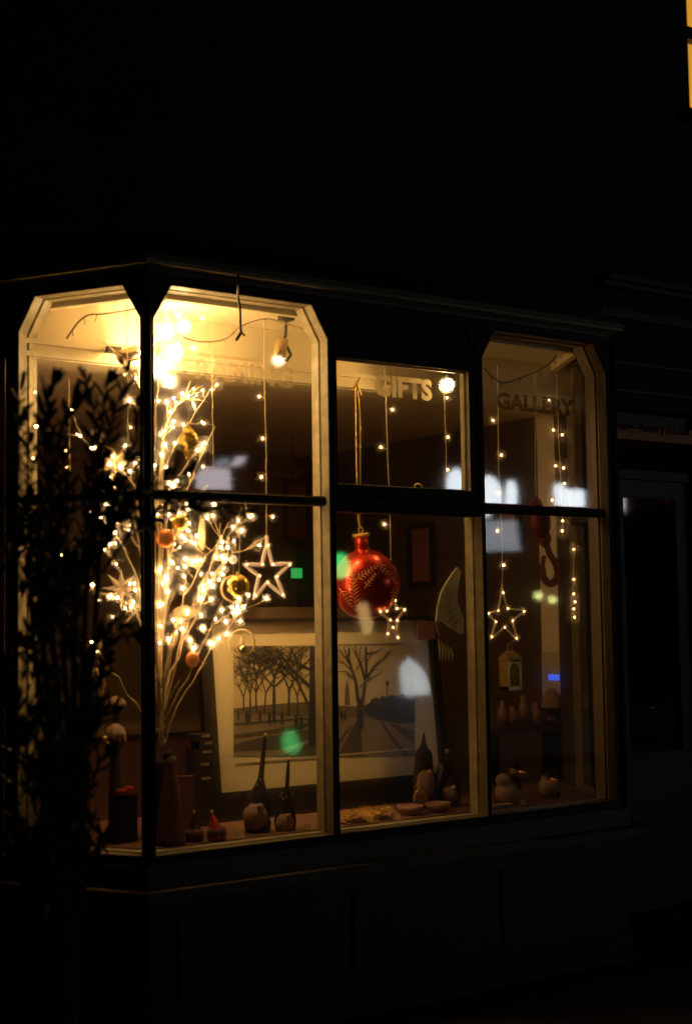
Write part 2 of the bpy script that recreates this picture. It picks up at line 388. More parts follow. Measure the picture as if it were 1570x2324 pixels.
mb = MB(); mb.quad((xd0+.05, YD+.01, zd+.05), (xd1, YD+.01, zd+.05), (xd1, YD+.01, 2.60), (xd0+.05, YD+.01, 2.60)); mb.build('fanlight_pane', M_glass, shop)

# interior of the shop
def struct(name, mb, m): return tag(mb.build(name, m), kind='structure')
mb = MB(); mb.box((-2.2, YW+.1805, 2.70), (4.6, 3.4, 2.74)); mb.build('shop_ceiling', M_shopceil, shop)
mb = MB(); mb.box((-2.2, 3.4, -.01), (4.6, 3.5, 2.74)); mb.box((-2.3, YW+.1805, -.01), (-2.2, 3.5, 2.74))
mb.build('interior_wall', M_iwall, shop)
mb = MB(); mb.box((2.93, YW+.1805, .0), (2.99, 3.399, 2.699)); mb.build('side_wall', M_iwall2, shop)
mb = MB(); mb.box((-2.2, 3.34, 2.56), (2.929, 3.399, 2.60)); mb.box((-2.2, 3.30, 2.60), (2.929, 3.399, 2.635)); mb.build('picture_rail', M_pink, shop)
mb = MB(); mb.box((-2.2, YW+.1805, -.012), (4.6, 3.399, .012)); mb.build('shop_floor', M_floor, shop)
zt = atx(1222, 940, 2.925).z; zb = atx(1250, 1612, 2.925).z
ya, yb = atx(1284, 1200, 2.925).y, atx(1222, 940, 2.925).y
mb = MB(); mb.box((2.905, max(ya, YW+.19), zb), (2.9295, yb, zt)); mb.build('white_panel', M_white, shop)

# ------------------------------------------------------------------ ground and street
mb = MB(); mb.box((-30, -1.9, -.2), (45, .0, -.004)); mb.box((-30, .0, -.2), (45, YW, -.004)); struct('pavement', mb, M_pave)
mb = MB(); mb.box((-30, -2.05, -.2), (45, -1.902, -.002)); mb.box((-30, -7.6, -.2), (45, -7.452, -.002)); struct('kerb', mb, M_kerb)
mb = MB(); mb.box((-30, -7.45, -.2), (45, -2.052, -.12)); struct('road', mb, M_road)
mb = MB(); mb.box((-30, -14.1, -.2), (45, -7.602, -.004)); struct('far_pavement', mb, M_pave)
mb = MB(); mb.box((-300, -300, -.5), (300, 300, -.21)); struct('ground', mb, M_road)

GY = .047
def mirror(x, y, dist): # where a thing across the street stands whose reflection in the front panes shows at x, y
    p = at(x, y, 2*GY + dist); return V((p.x, -dist, p.z))
opp = thing('opposite_building', (10, -14, 0), 'long dark shop row across the street with small lit windows', 'building')
mb = MB(); mb.box((-20, -16, 0), (45, -14, 8)); mb.build('wall', M_wall, opp)
mb = MB(); mb.box((-20, -14, 6.7), (45, -13.7, 6.9)); mb.build('cornice', M_wall, opp)
def lit(pts, m, bulge=.0):
    D = 13.95
    mb = MB(); mb.prism([mirror(x, y, D) for x, y in pts], (0, -.03, 0)); mb.build('window', m, opp)
lit([(1016,1150),(1014,1092),(1020,1072),(1034,1062),(1050,1070),(1060,1085),(1075,1120),(1075,1150)], M_cool)
lit([(1092,1180),(1090,1085),(1112,1078),(1122,1085),(1136,1104),(1140,1150)], M_cool)
lit([(1147,1150),(1149,1105),(1157,1088),(1168,1094),(1173,1110),(1173,1150)], M_cool)
lit([(1092,1250),(1092,1182),(1172,1182),(1180,1250)], M_cool2)
lit([(1262,1150),(1258,1112),(1262,1096),(1275,1100),(1288,1112),(1288,1152)], M_cool)
lit([(1291,1155),(1291,1110),(1322,1112),(1326,1120),(1326,1155)], M_cool)
lit([(448,1112),(448,1078),(455,1062),(518,1062),(524,1076),(524,1112)], M_cool3)
lit([(520,1058),(540,1036),(556,1036),(558,1046),(545,1056)], M_cool3)
lit([(485,1058),(500,1040),(518,1040),(520,1050),(512,1058)], M_cool2)
lit([(812,1375),(822,1366),(834,1370),(838,1395),(846,1412),(842,1436),(828,1440),(818,1410)], M_peach)
def dmirror(x, y):
    p = at(x, y, 2*(YD+.02) + 13.93); return V((p.x, -13.93, p.z))
for pts, m in (([(1392,1120),(1394,1106),(1402,1112),(1416,1130),(1417,1162),(1404,1160)], M_cool3), ([(1428,1110),(1428,1102),(1432,1102),(1432,1110)], M_tail), ([(1509,1128),(1510,1122),(1514,1122),(1513,1128)], M_tail), ([(1517,1130),(1518,1120),(1524,1120),(1523,1130)], M_tail)):
    mb = MB(); mb.prism([dmirror(*q) for q in pts], (0,-.03,0)); mb.build('window', m, opp)
for i, (x, y, r) in enumerate(((1221,1352,9), (1253,1361,8))):
    c = mirror(x, y, 13.8); R = px(r, (mirror(x,y,13.8)-V((CAM.x, 4.9, CAM.z))).length)
    t = thing('wall_lamp', c, ['round amber lamp on the wall across the street, the higher one', 'round amber lamp on the wall across the street, the lower one'][i], 'lamp', 'round lamps across the street')
    mb = MB(); mb.sphere(c, R); mb.build('globe', M_amber, t, True)
    mb = MB(); mb.tube([c+V((0,-.25,.1)), c+V((0,-.1,.12)), c+V((0,0,R))], .02); mb.build('arm', M_black, t)
c = mirror(778, 1290, 9.0)
t = thing('traffic_light', (c.x, c.y-.2, 0), 'slim traffic light across the street showing green', 'traffic light')
mb = MB(); mb.lathe([(.05,0),(.05,c.z-.5)], (c.x,c.y-.2,0), n=10); mb.build('pole', M_black, t)
mb = MB(); mb.box((c.x-.15, c.y-.32, c.z-.25), (c.x+.15, c.y-.12, c.z+.75)); mb.build('housing', M_black, t)
mb = MB(); mb.prism([mirror(x, y, 9.0) for x, y in [(764,1268),(770,1257),(779,1255),(787,1264),(792,1280),(795,1298),(792,1308),(780,1312),(768,1310),(760,1300),(760,1280)]], (0,-.06,0)); mb.build('green_lens', M_green, t)

# ------------------------------------------------------------------ lit twig tree
bulb_m = None
def unit_sphere(name, m, n=10, k=7):
    mb = MB(); mb.sphere((0,0,0), 1., n, k); o = mb.build(name, m, None, True); me = o.data; bpy.data.objects.remove(o); return me
ME_BULB = unit_sphere('bulb', M_bulb); ME_SBULB = unit_sphere('string_bulb', M_bulbs)
def addbulb(parent, p, r, me, name='bulb'):
    o = bpy.data.objects.new(name, me); col.objects.link(o); o.parent = parent
    o.location = V(p) - ORG[parent.name]; o.scale = (r, r, r); return o

tb = at(368, 1700, .36); tb.z = .745
tree = thing('twig_tree', tb, 'tall bare pale twig tree covered in glowing white bulbs at the bay corner', 'twig tree')
BR = [ [(368,1700,.36),(372,1640,.36),(390,1540,.34),(425,1420,.33),(455,1330,.32),(490,1260,.31),(530,1200,.30),(570,1170,.29)],
       [(370,1700,.37),(385,1640,.37),(425,1570,.34),(480,1475,.30),(530,1405,.27),(550,1340,.25)],
       [(366,1700,.36),(378,1560,.38),(430,1430,.40),(480,1320,.42),(520,1262,.42),(588,1238,.40)],
       [(366,1700,.36),(366,1500,.38),(378,1320,.40),(400,1180,.42),(440,1080,.44),(465,1005,.44)],
       [(366,1700,.36),(362,1480,.36),(362,1260,.35),(378,1060,.35),(430,960,.36),(492,872,.36)],
       [(365,1600,.37),(360,1300,.40),(362,1080,.44),(380,960,.45),(415,905,.46),(460,886,.46)],
       [(364,1600,.36),(352,1300,.34),(352,1000,.34),(362,850,.35),(390,760,.36),(458,722,.36)],
       [(362,1600,.36),(342,1250,.38),(335,1000,.40),(318,880,.42),(285,820,.44),(262,795,.44)],
       [(362,1620,.37),(335,1430,.40),(300,1290,.42),(262,1210,.44),(228,1140,.44)],
       [(364,1660,.36),(318,1612,.34),(268,1540,.32),(222,1478,.31)],
       [(360,1560,.36),(320,1420,.40),(275,1310,.42),(240,1230,.42)],
       [(358,1500,.36),(330,1300,.34),(290,1140,.34),(240,1050,.34),(184,990,.34)],
       [(358,1480,.38),(332,1280,.42),(310,1130,.46),(280,1050,.46),(222,995,.46)],
       [(370,1560,.34),(405,1400,.34),(440,1310,.34),(480,1250,.34),(505,1225,.34)],
       [(368,1560,.34),(390,1450,.30),(440,1380,.28),(470,1340,.28),(500,1290,.26),(512,1262,.26)],
       [(366,1450,.36),(392,1250,.42),(430,1140,.45),(470,1105,.45)],
       [(364,1400,.34),(372,1200,.33),(400,1090,.33),(425,1060,.33),(458,1005,.32)],
       [(360,1200,.36),(372,1000,.40),(395,930,.40),(420,905,.40),(438,905,.38)],
       [(372,1640,.36),(425,1540,.30),(470,1440,.26),(520,1390,.24),(556,1380,.24)],
       [(368,1620,.35),(385,1500,.32),(405,1430,.31),(418,1410,.31),(440,1500,.31)],
       [(350,1100,.34),(345,900,.34),(358,800,.34),(372,740,.34),(405,715,.34)],
       [(330,1380,.38),(290,1370,.36),(250,1350,.34),(205,1340,.33)],
       [(340,1250,.38),(310,1240,.36),(280,1180,.34),(262,1150,.34)],
       [(352,1320,.36),(300,1400,.34),(250,1440,.33),(225,1478,.32)] ]
def smooth(pts, k=4):
    out = []
    P = [V(p) for p in pts]
    for i in range(len(P)-1):
        p0, p1, p2, p3 = P[max(i-1,0)], P[i], P[i+1], P[min(i+2, len(P)-1)]
        for j in range(k):
            t = j/k
            out.append(.5*((2*p1)+(-p0+p2)*t+(2*p0-5*p1+4*p2-p3)*t*t+(-p0+3*p1-3*p2+p3)*t**3))
    out.append(P[-1]); return out
mb = MB(); nodes = []
for b in BR:
    P = smooth([at(*q) for q in b], 4); n = len(P)
    P = [p + V((rnd()-.5, rnd()-.5, rnd()-.5))*.013 for p in P]
    mb.tube(P, [max(.0018, .0054*(1-.75*i/n))*(1+.35*(rnd()-.5)) for i in range(n)], 6)
    q = smooth([V((x, y, d)) for x, y, d in b], 4); nodes += q
    for i in range(6, n-1, 3):   # short side twigs
        e = P[i] + (P[i]-P[i-1]).normalized()*(.05+.05*rnd()) + V((rnd()-.5, (rnd()-.5)*.5, rnd()*.6))*.09
        if rnd() < .6: mb.tube([P[i], (P[i]+e)/2+V((0,0,.006)), e], [.0024, .002, .0014], 5)
BL = []
for x, y in [(325,510),(240,540),(345,600),(180,605),(510,535),(315,735),(225,785),(437,770),(290,855),(260,900),(280,1020),(513,1100),(352,1125),(437,1200),(167,1185),(230,1190),(262,1270),(285,1345),(360,1370),(278,1392),(210,1420),(180,1450),(293,1515),(525,1515),(475,1568),(190,1605),(215,1530),(225,1705),(405,1760),(310,1810),(285,1855),(625,1055)]:
    BL.append((312.1+x*.28912, 567.4+y*.28912))
for x, y in [(195,140),(385,130),(395,175),(160,210),(240,212),(600,130),(545,235),(590,220),(408,280),(890,225),(748,310),(815,340),(400,340),(365,395),(470,380),(190,435),(425,425),(450,440),(757,420),(707,470),(655,470),(957,455),(330,470),(620,545),(665,545),(252,575),(275,590),(375,560),(430,580),(465,580),(318,632),(372,620),(168,655),(365,697),(230,690),(232,720),(585,675),(668,680),(640,720),(568,740),(592,775),(515,808),(240,818),(490,880),(580,877),(497,862),(870,845),(180,922),(500,1003),(412,985),(785,930),(832,940),(790,975),(805,1050),(693,1050),(350,1110),(513,1105),(640,1190),(568,1220),(412,1200),(172,1220),(243,1190),(445,1262),(200,755),(355,790),(1015,870)]:
    BL.append((312.1+x*.28912, 1106.4+y*.28912))
for x, y in [(1095,1270),(610,1350),(308,1492),(680,1572),(820,1570),(775,1675),(1060,1650),(955,1745),(1020,1835),(1145,1800),(1100,1870),(935,1920),(970,2000)]:
    BL.append((x*.26853, 567.4+y*.26853))
for x, y in [(955,262),(1055,430),(1030,520),(835,325),(930,460),(990,620),(940,668),(1035,610),(1155,495),(555,715),(612,685),(500,845),(1045,800),(830,985),(1165,975),(1215,1030),(990,1090),(1055,1100),(1200,1140),(1180,1180),(1125,1195),(885,1120),(1010,1275),(605,1365),(570,1275),(875,1580)]:
    BL.append((x*.25297, 1078.1+y*.25297))
random.seed(31)
for k in range(85):
    q = nodes[int(rnd()*len(nodes))]
    if q.y > 1480 or q.y < 700: continue
    BL.append((q.x + (rnd()-.5)*46, q.y + (rnd()-.5)*46))
BL = [b for b in BL if not (316 < b[0] < 352 and rnd() < .5)]
random.seed(11)
BW = []
for (x, y) in BL:
    best = min(nodes, key=lambda q: (q.x-x)**2+((q.y-(y+14)))**2)
    Y = best.z + (rnd()-.5)*.05
    if x < 316: Y = max(Y, .34)
    p = at(x, y, Y); BW.append(p)
    a = at(best.x, best.y, best.z)
    if (a-p).length < .35: mb.tube([a, (a+p)/2+V((0,0,-.008)), p], [.0026, .002, .0016], 5)
br = mb.build('branches', M_twig, tree, True)
for p in BW[:100]: addbulb(tree, p, .0034 + .0030*rnd(), ME_BULB)
mb = MB()
for p in BW[100:]: mb.sphere(p, .0030+.0025*rnd(), 10, 7)
tag(mb.build('bulb', M_bulb, tree, True), 'further white bulbs at the twig ends', None, None, 'stuff')
mb = MB(); mb.lathe([(.0,0),(.075,0),(.085,.03),(.06,.16),(.05,.22),(.062,.30),(.055,.30),(.04,.24),(.0,.22)], tb, n=20); mb.build('vase', M_felt, tree, True)

# ------------------------------------------------------------------ hanging strands of lights
def strand(pts, bulbs, Y, label, r=.0055, wr=.0016, grp='hanging light strands in the bay'):
    P = [at(x, y, Y) for x, y in pts]
    t = thing('light_strand', P[0], label, 'light strand', grp)
    Q = []
    for i in range(len(P)-1):
        for k in range(12): Q.append(P[i].lerp(P[i+1], k/12) + V((rnd()-.5, rnd()-.5, 0))*.0022)
    Q.append(P[-1])
    mb = MB(); mb.tube(Q, wr, 5)
    for x, y in bulbs:
        b = at(x, y, Y)
        q = min(Q, key=lambda c: abs(c.z-b.z))
        mb.tube([q, b], .0017, 5)
    mb.build('wire', M_wire, t, True)
    for x, y in bulbs: addbulb(t, at(x, y, Y), r, ME_SBULB)
    return t
strand([(483,700),(482,868),(484,1062)], [(492,874),(463,961),(461,1059),(481,884)], .30, 'light strand hanging beside the gold drop ornament')
strand([(600,722),(600,870),(604,1000),(605,1226)], [(588,900),(596,995),(593,1083),(619,1173)], .23, 'light strand that carries the big cream star')
strand([(872,820),(875,900),(880,1060),(885,1180),(887,1300)], [(890,930),(864,1015),(872,1190),(883,1272)], .22, 'light strand right of the giant red bauble')
strand([(1006,860),(1008,900),(1011,990),(1013,1090)], [(1014,903),(1016,992),(1015,1066)], .22, 'short light strand hanging under the glaring lamp')
strand([(1128,830),(1129,900),(1131,1060),(1138,1200),(1140,1338)], [(1118,954),(1137,1033),(1132,1119),(1128,1205),(1142,1283)], .24, 'light strand that carries the small bulb star beside the lantern')
strand([(1262,850),(1266,980),(1272,1100),(1276,1215)], [(1245,908),(1255,976),(1275,987),(1260,1057),(1278,1062),(1280,1097),(1252,1135),(1276,1182),(1275,1205)], .42, 'light strand close to the white panel at the bay end')
strand([(1300,1230),(1300,1300),(1300,1404)], [(1301,1247),(1301,1315),(1301,1348),(1304,1366),(1301,1382),(1303,1401)], .32, 'dense short light strand low beside the end pane', r=.005)
strand([(157,860),(157,930),(160,1068)], [(163,930),(150,1023),(152,1060)], .42, 'light strand nearest the wall in the canted pane', r=.005)
strand([(289,690),(290,860),(291,1000)], [(294,908),(284,850),(297,970)], .40, 'light strand at the canted pane beside the corner post', r=.005)
strand([(76,800),(78,900),(80,1075)], [(82,968),(76,1040),(80,890)], .52, 'light strand tight against the far jamb of the canted pane', r=.006)
# garland cables under the ceiling
def cable(pts, Y, label, r=.003, name='garland_cable', m=None):
    P = smooth([at(x, y, Y) for x, y in pts], 5)
    mb = MB(); mb.tube(P, r, 6)
    for i in range(3, len(P)-1, 5):
        mb.tube([P[i], P[i]+V((rnd()*.02-.01, rnd()*.02-.01, -.03))], .0016, 5)
    return tag(mb.build(name, m or M_cable, None, True), label, 'cable')
cable([(152,768),(178,732),(202,715),(240,712),(315,700)], .30, 'brown garland cable looping under the ceiling in the canted pane', .0035)
cable([(415,765),(450,775),(490,775),(520,765),(545,742),(580,728),(612,724),(640,732),(685,745),(722,760)], .16, 'brown garland cable drooping behind the first front pane', .003, m=M_twig)
cable([(1098,836),(1125,862),(1150,868),(1200,850),(1240,830),(1262,806)], .16, 'dark garland cable sagging behind the last front pane', .003)
P = [at(541,622,-.093), at(541,650,-.093), at(540,672,-.03), at(545,700,-.015), at(546,740,-.012), at(548,756,-.012)]
mb = MB(); mb.tube(smooth(P, 4), .005, 6); mb.tube([at(548,754,-.012), at(536,772,-.014)], .006, 6); mb.tube([at(547,754,-.012), at(556,762,-.014)], .004, 6)
tag(mb.build('outside_cable', M_cable, None, True), 'dark cable with a forked plug dangling over the window head outside', 'cable')

# ------------------------------------------------------------------ lamps
def spot(c, axis, r, L, label, arm, lens=True, big=1.):
    t = thing('spotlight', c, label, 'spotlight', 'ceiling spotlights in the bay')
    ax = V(axis).normalized()
    mb = MB(); mb.lathe([(r*.8,-L*.5),(r,-L*.46),(r,L*.42),(r*1.06,L*.5),(r*.9,L*.5),(r*.86,L*.40),(0,L*.38)], c, ax, 20); mb.build('lamp_housing', M_steel, t, True)
    mb = MB(); mb.sphere(V(c)+ax*L*.44, r*.72*big, 12, 8, (1,1,1)); mb.build('lamp_lens', M_lens, t, True)
    mb = MB(); mb.tube(arm, .007, 6); mb.box(tuple(V(arm[-1])-V((.03,.02,.012))), tuple(V(arm[-1])+V((.03,.02,.012)))); mb.build('bracket', M_dark, t)
    return t
c = at(636, 792, .26)
spot(c, (-.15,.1,-1), px(15, 6.1), px(50, 6.1), 'brushed spotlight with its bracket hanging in the first front pane', [c+V((.03,0,-.05)), c+V((.055,0,-.02)), c+V((.02,0,.04)), at(648,760,.26), V((at(650,740,.26).x, .26, 2.89))])
c2 = at(1016, 864, .20)
spot(c2, (-.55,-.55,-.62), .030, .07, 'glaring spotlight beside the GIFTS lettering', [c2+V((.03,.02,.0)), c2+V((.035,.03,.08)), V((c2.x+.035, c2.y+.03, 2.89))], big=1.25)
c3 = at(290, 806, .46)
spot(c3, (.7,.0,.25), .030, .08, 'bright spotlight under the ceiling in the canted pane', [c3+V((-.02,.02,.0)), c3+V((-.03,.03,.02)), V((c3.x-.03, .532, c3.z+.03))])
def plight(p, e, colr, r):
    l = bpy.data.lights.new('lamp_light', 'POINT'); l.energy = e; l.color = colr; l.shadow_soft_size = r
    o = bpy.data.objects.new('lamp_light', l); o.location = p; col.objects.link(o)
def slight(p, d, e, ang, colr, r, blend=.5):
    l = bpy.data.lights.new('spot_light', 'SPOT'); l.energy = e; l.color = colr; l.shadow_soft_size = r; l.spot_size = math.radians(ang); l.spot_blend = blend
    o = bpy.data.objects.new('spot_light', l); o.location = p; o.rotation_euler = V(d).to_track_quat('-Z', 'Y').to_euler(); col.objects.link(o)
plight(c3 + V((.10, -.05, -.05)), 8.5, (1., .67, .29), .01)
slight(c2 + V((-.05, -.05, -.04)), (-.9, .25, -.1), 6.0, 140, (1., .62, .20), .02)
slight(c + V((-.01, .01, -.07)), at(625, 1405, .64) - c, 95, 58, (1., .62, .20), .02, 1.)
for q_ in ((385, 868, .33), (366, 842, .38), (398, 800, .34), (378, 752, .38), (418, 740, .30)): plight(at(*q_), 1.9, (1., .67, .29), .007)

# ------------------------------------------------------------------ stars
def star(outer, inner, Y, r, label, m, br, name='star_light', dY=0., sbulb=ME_SBULB, extra=0):
    c = at(sum(p[0] for p in outer)/5, sum(p[1] for p in outer)/5, Y)
    t = thing(name, c, label, 'star light', 'star lights hanging in the bay')
    O = [at(x, y, Y) for x, y in outer]; I = [at(x, y, Y) for x, y in inner]
    P = []
    for k in range(5):
        a, b, d = O[k], I[k], O[(k+1) % 5]
        P += [a, a.lerp(b, .5), b, b.lerp(d, .5)]
    mb = MB(); mb.tube(P, r, 8, closed=True); mb.build('star_tube', m, t, True)
    for k in range(5):
        addbulb(t, O[k].lerp(I[k], .12) + V((0,-r*.6,0)), br, sbulb); addbulb(t, I[k] + V((0,-r*.6,0)), br, sbulb)
    mb = MB(); mb.tube([O[0], O[0]+V((0,0,.03))], r*.9, 6); mb.build('hanger', m, t)
    return t
star([(605.6,1232),(660,1278),(645,1354),(577,1358),(554,1281)], [(618,1281),(627,1309),(606,1322),(587,1307),(594,1281)], .22, .0082, 'big cream five-pointed outline star hanging beside the yellow bauble', M_startube, .0045)
star([(895,1360),(918,1381),(903,1450),(878,1443),(860,1388)], [(899,1381),(900,1408),(891,1424),(884,1407),(876,1387)], .20, .0060, 'narrow turned outline star just under the giant red bauble', M_startube2, .0042)
star([(1139,1340),(1191,1385),(1174,1452),(1113,1450),(1105,1393)], [(1151,1381),(1162,1409),(1144,1424),(1124,1411),(1129,1386)], .24, .0045, 'dark outline star with bright bulbs above the gold lantern', M_startube2, .0038)
# white paper star behind the shrub
c = at(276, 1335, .40); t = tag(MB().build('paper_star', M_white), 'white folded paper star glowing among the twigs in the canted pane', 'paper star')
bpy.data.objects.remove(t)
mb = MB(); n = 8; pts = []
for k in range(2*n):
    a = math.pi*k/n; R = px(46, 5.7) if k % 2 == 0 else px(17, 5.7)
    pts.append(c + rt*(R*math.cos(a)) + V((0,0,1))*(R*math.sin(a)))
nf = V((-.5,-.8,0)).normalized()
for k in range(2*n): mb.add([c+nf*.03, pts[k], pts[(k+1) % (2*n)], c-nf*.03], [(0,1,2),(3,2,1)])
tag(mb.build('paper_star', M_white), 'white folded paper star glowing among the twigs in the canted pane', 'paper star')
c = at(262, 1052, .38); mb = MB(); pts = []
for k in range(14):
    a = 2*math.pi*k/14; R = px(44, 5.7) if k % 2 == 0 else px(20, 5.7)
    pts.append(c + rt*(R*math.cos(a)) + V((0,0,1))*(R*.9*math.sin(a)))
for k in range(14): mb.add([c+nf*.025, pts[k], pts[(k+1) % 14], c-nf*.025], [(0,1,2),(3,2,1)])
tag(mb.build('paper_flower', M_white), 'white folded paper flower high among the twigs in the canted pane', 'paper flower')

# ------------------------------------------------------------------ giant red bauble
cb = at(830, 1326, .30); R = px(78, 6.4)
bau = thing('red_bauble', cb, 'giant glossy red bauble with gold ferns hanging on a gold ribbon', 'bauble')
mb = MB(); mb.sphere(cb, R, 40, 28, (1,1,1.02)); mb.build('ball', M_red, bau, True)
nk = at(820, 1228, .30); ax = (nk-cb).normalized()
mb = MB(); mb.lathe([(.046,R*.90),(.032,R*1.02),(.030,R*1.08),(.031,R*1.42),(.0,R*1.43)], cb, ax, 24); mb.build('neck', M_red, bau, True)
mb = MB(); mb.lathe([(.034,R*1.38),(.037,R*1.43),(.034,R*1.47),(.0,R*1.49)], cb, ax, 24, wob=.12)
tp = cb + ax*R*1.49; loop = [tp+V((.012*math.cos(a),0,.014+.014*math.sin(a))) for a in [2*math.pi*k/10 for k in range(10)]]
mb.tube(loop, .003, 5, closed=True); mb.build('cap', M_goldm, bau, True)
def onball(u, v):   # u to the right, v up, in the camera-facing hemisphere
    e = (CAM-cb).normalized(); r_ = rt0; w = r_.cross(e)*-1
    w = V((0,0,1)); w = (w-e*w.dot(e)).normalized(); d = u*u+v*v
    return cb + (r_*u + w*v + e*math.sqrt(max(0, 1-d))) * (R*1.006)
mb = MB()
def fern(u0, v0, ang, L, n=9):
    NS = max(4, int(L*10)); st = [(u0+math.cos(ang)*L*k/NS, v0+math.sin(ang)*L*k/NS) for k in range(NS+1)]
    st = [q for q in st if q[0]**2+q[1]**2 < .93]
    if len(st) < 3: return
    mb.tube([onball(*q) for q in st], .0011, 5)
    for k in range(1, len(st)):
        u, v = st[k]; l = (.09+L*.07)*(1.2-.8*k/NS)
        for s in (-1, 1):
            a = ang+s*.8; m1 = (u+math.cos(a)*l*.55, v+math.sin(a)*l*.55); e1 = (u+math.cos(a+s*.1)*l, v+math.sin(a+s*.1)*l)
            if e1[0]**2+e1[1]**2 < .96: mb.tube([onball(u, v), onball(*m1), onball(*e1)], [.0005, .0020, .0004], 5)
fern(-.30, -.62, 1.66, 1.25); fern(-.30, .12, .55, .85); fern(.38, .62, -.9, .75); fern(-.75, -.10, -1.0, .62); fern(-.05, -.12, .9, .5); fern(.78,-.1,-1.6,.5)
mb.build('fern_pattern', M_fern, bau, True)
mb = MB()
for dx in (0, 9):
    P = smooth([at(806+dx*.2, 868, .28), at(807+dx, 930, .28), at(808+dx, 1010, .28), at(810+dx*.8, 1110, .29), at(813+dx*.3, 1180, .29), tp+V((0,0,.02))], 4)
    mb.tube(P, .0032, 6)
P = [at(806,868,.27), at(812,880,.26), at(820,898,.26)]; mb.tube(P, .006, 6); mb.tube([at(800,880,.26), at(818,858,.26)], .006, 6)
tag(mb.build('gold_ribbon', M_goldm, bau, True))

# ------------------------------------------------------------------ hanging ornaments among the twigs
def hang(name, label, c, cat='ornament', top=None, wname='thread'):
    t = thing(name, c, label, cat)
    if top is not None:
        mb = MB(); mb.tube([c, top], .001, 4); mb.build(wname, M_wire, t)
    return t
c = at(428, 1003, .24); t = hang('drop_ornament', 'gold diamond-shaped glass drop beside the upper twigs', c, top=at(428, 930, .24))
h = px(47, 5.9); r_ = px(25, 5.9)
mb = MB(); n = 6; rings = []
for (rr, hh, tw) in ((.02, h, 0), (.28, h*.72, .2), (.72, h*.38, .5), (1., 0, .8), (.70, -h*.38, 1.1), (.3, -h*.72, 1.4), (.02, -h, 1.6)):
    rings.append([c + V((math.cos(2*math.pi*k/n+tw)*rr*r_, math.sin(2*math.pi*k/n+tw)*rr*r_, hh)) for k in range(n)])
mb.loops(rings, True, True, True); mb.build('glass_drop', M_yel, t)
c = at(541, 1330, .20); t = hang('yellow_bauble', 'faceted yellow glass bauble beside the big cream star', c, 'bauble', at(545, 1215, .20))
mb = MB(); mb.sphere(c, px(26, 5.9), 14, 9, wob=.05); mb.build('ball', M_yel, t)
mb = MB(); mb.lathe([(.008,0),(.009,.012),(0,.014)], c+V((0,0,px(25,5.9))), n=10); mb.build('cap', M_gold, t)
c = at(531, 1336, .26); t = hang('moon_ornament', 'pale crescent moon hoop behind the yellow bauble', c, 'ornament', at(529, 1250, .26))
mb = MB(); rings = []; Rm = px(31, 6.)
for k in range(21):
    a = math.radians(60 + 240*k/20); wd = .0015+.009*math.sin(math.pi*k/20)
    for_ = [c + rt0*((Rm-s)*math.cos(a)) + V((0,0,(Rm-s)*math.sin(a))) + nf*d for s, d in ((0,.004),(wd,.004),(wd,-.004),(0,-.004))]
    rings.append(for_)
mb.loops(rings, True, True, True); mb.build('crescent', M_disc, t)
c = at(529, 1270, .24); t = hang('pearl_ball', 'small white ball above the yellow bauble', c, 'ball', at(528, 1215, .24))
mb = MB(); mb.sphere(c, px(10, 5.9), 14, 10); mb.build('ball', M_pearl, t, True)
c = at(549, 1459, .30); t = hang('wire_ring_ornament', 'thin wire ring with a silver ball before the print mount', c, 'ornament')
mb = MB(); mb.tube([c + rt0*(px(29,6.)*math.cos(a)) + V((0,0,px(30,6.)*math.sin(a))) for a in [2*math.pi*k/32 for k in range(32)]], .0042, 6, closed=True); mb.build('ring', M_disc, t, True)
mb = MB(); mb.sphere(at(552, 1474, .29), px(11, 6.), 16, 12); mb.build('ball', M_steel, t, True)
mb = MB(); mb.lathe([(.012,0),(.002,.035)], at(549, 1462, .30), n=8); mb.build('tiny_tree', M_disc, t)
c = at(437, 1496, .27); t = hang('orange_bauble', 'small glowing orange bauble low in the twig tree', c, 'bauble', at(441, 1470, .27))
mb = MB(); mb.sphere(c, px(16, 5.8), 18, 12, (1,1,1.15)); mb.build('ball', M_oran, t, True)
c = at(376, 1222, .30); t = hang('amber_bauble', 'amber bauble glowing right beside the corner post', c, 'bauble', at(376, 1180, .30))
mb = MB(); mb.sphere(c, px(22, 5.8), 18, 12); mb.build('ball', M_oran, t, True)
c = at(408, 1186, .34); t = hang('gold_bauble', 'gold bauble high behind the twigs under the transom', c, 'bauble')
mb = MB(); mb.sphere(c, px(20, 5.9), 18, 12); mb.build('ball', M_yel, t, True)
c = at(459, 1213, .38); mb = MB(); mb.lathe([(0,-.004),(.045,-.003),(.045,.003),(0,.004)], c, (.9,-.2,0), 24)
for v in mb.v: v.z = c.z + (v.z-c.z)*1.45
tag(mb.build('shell_disc', M_disc), 'pale oval disc hanging behind the twigs under the transom', 'ornament')
c = at(420, 1390, .42); mb = MB(); mb.sphere(c, px(22, 6.), 10, 7, (1.3,.8,.7), wob=.25); mb.sphere(c+V((-.03,0,-.03)), px(15, 6.), 10, 7, wob=.25)
tag(mb.build('silk_bow', M_disc), 'crumpled pale silk bow in the middle of the twig tree', 'bow')

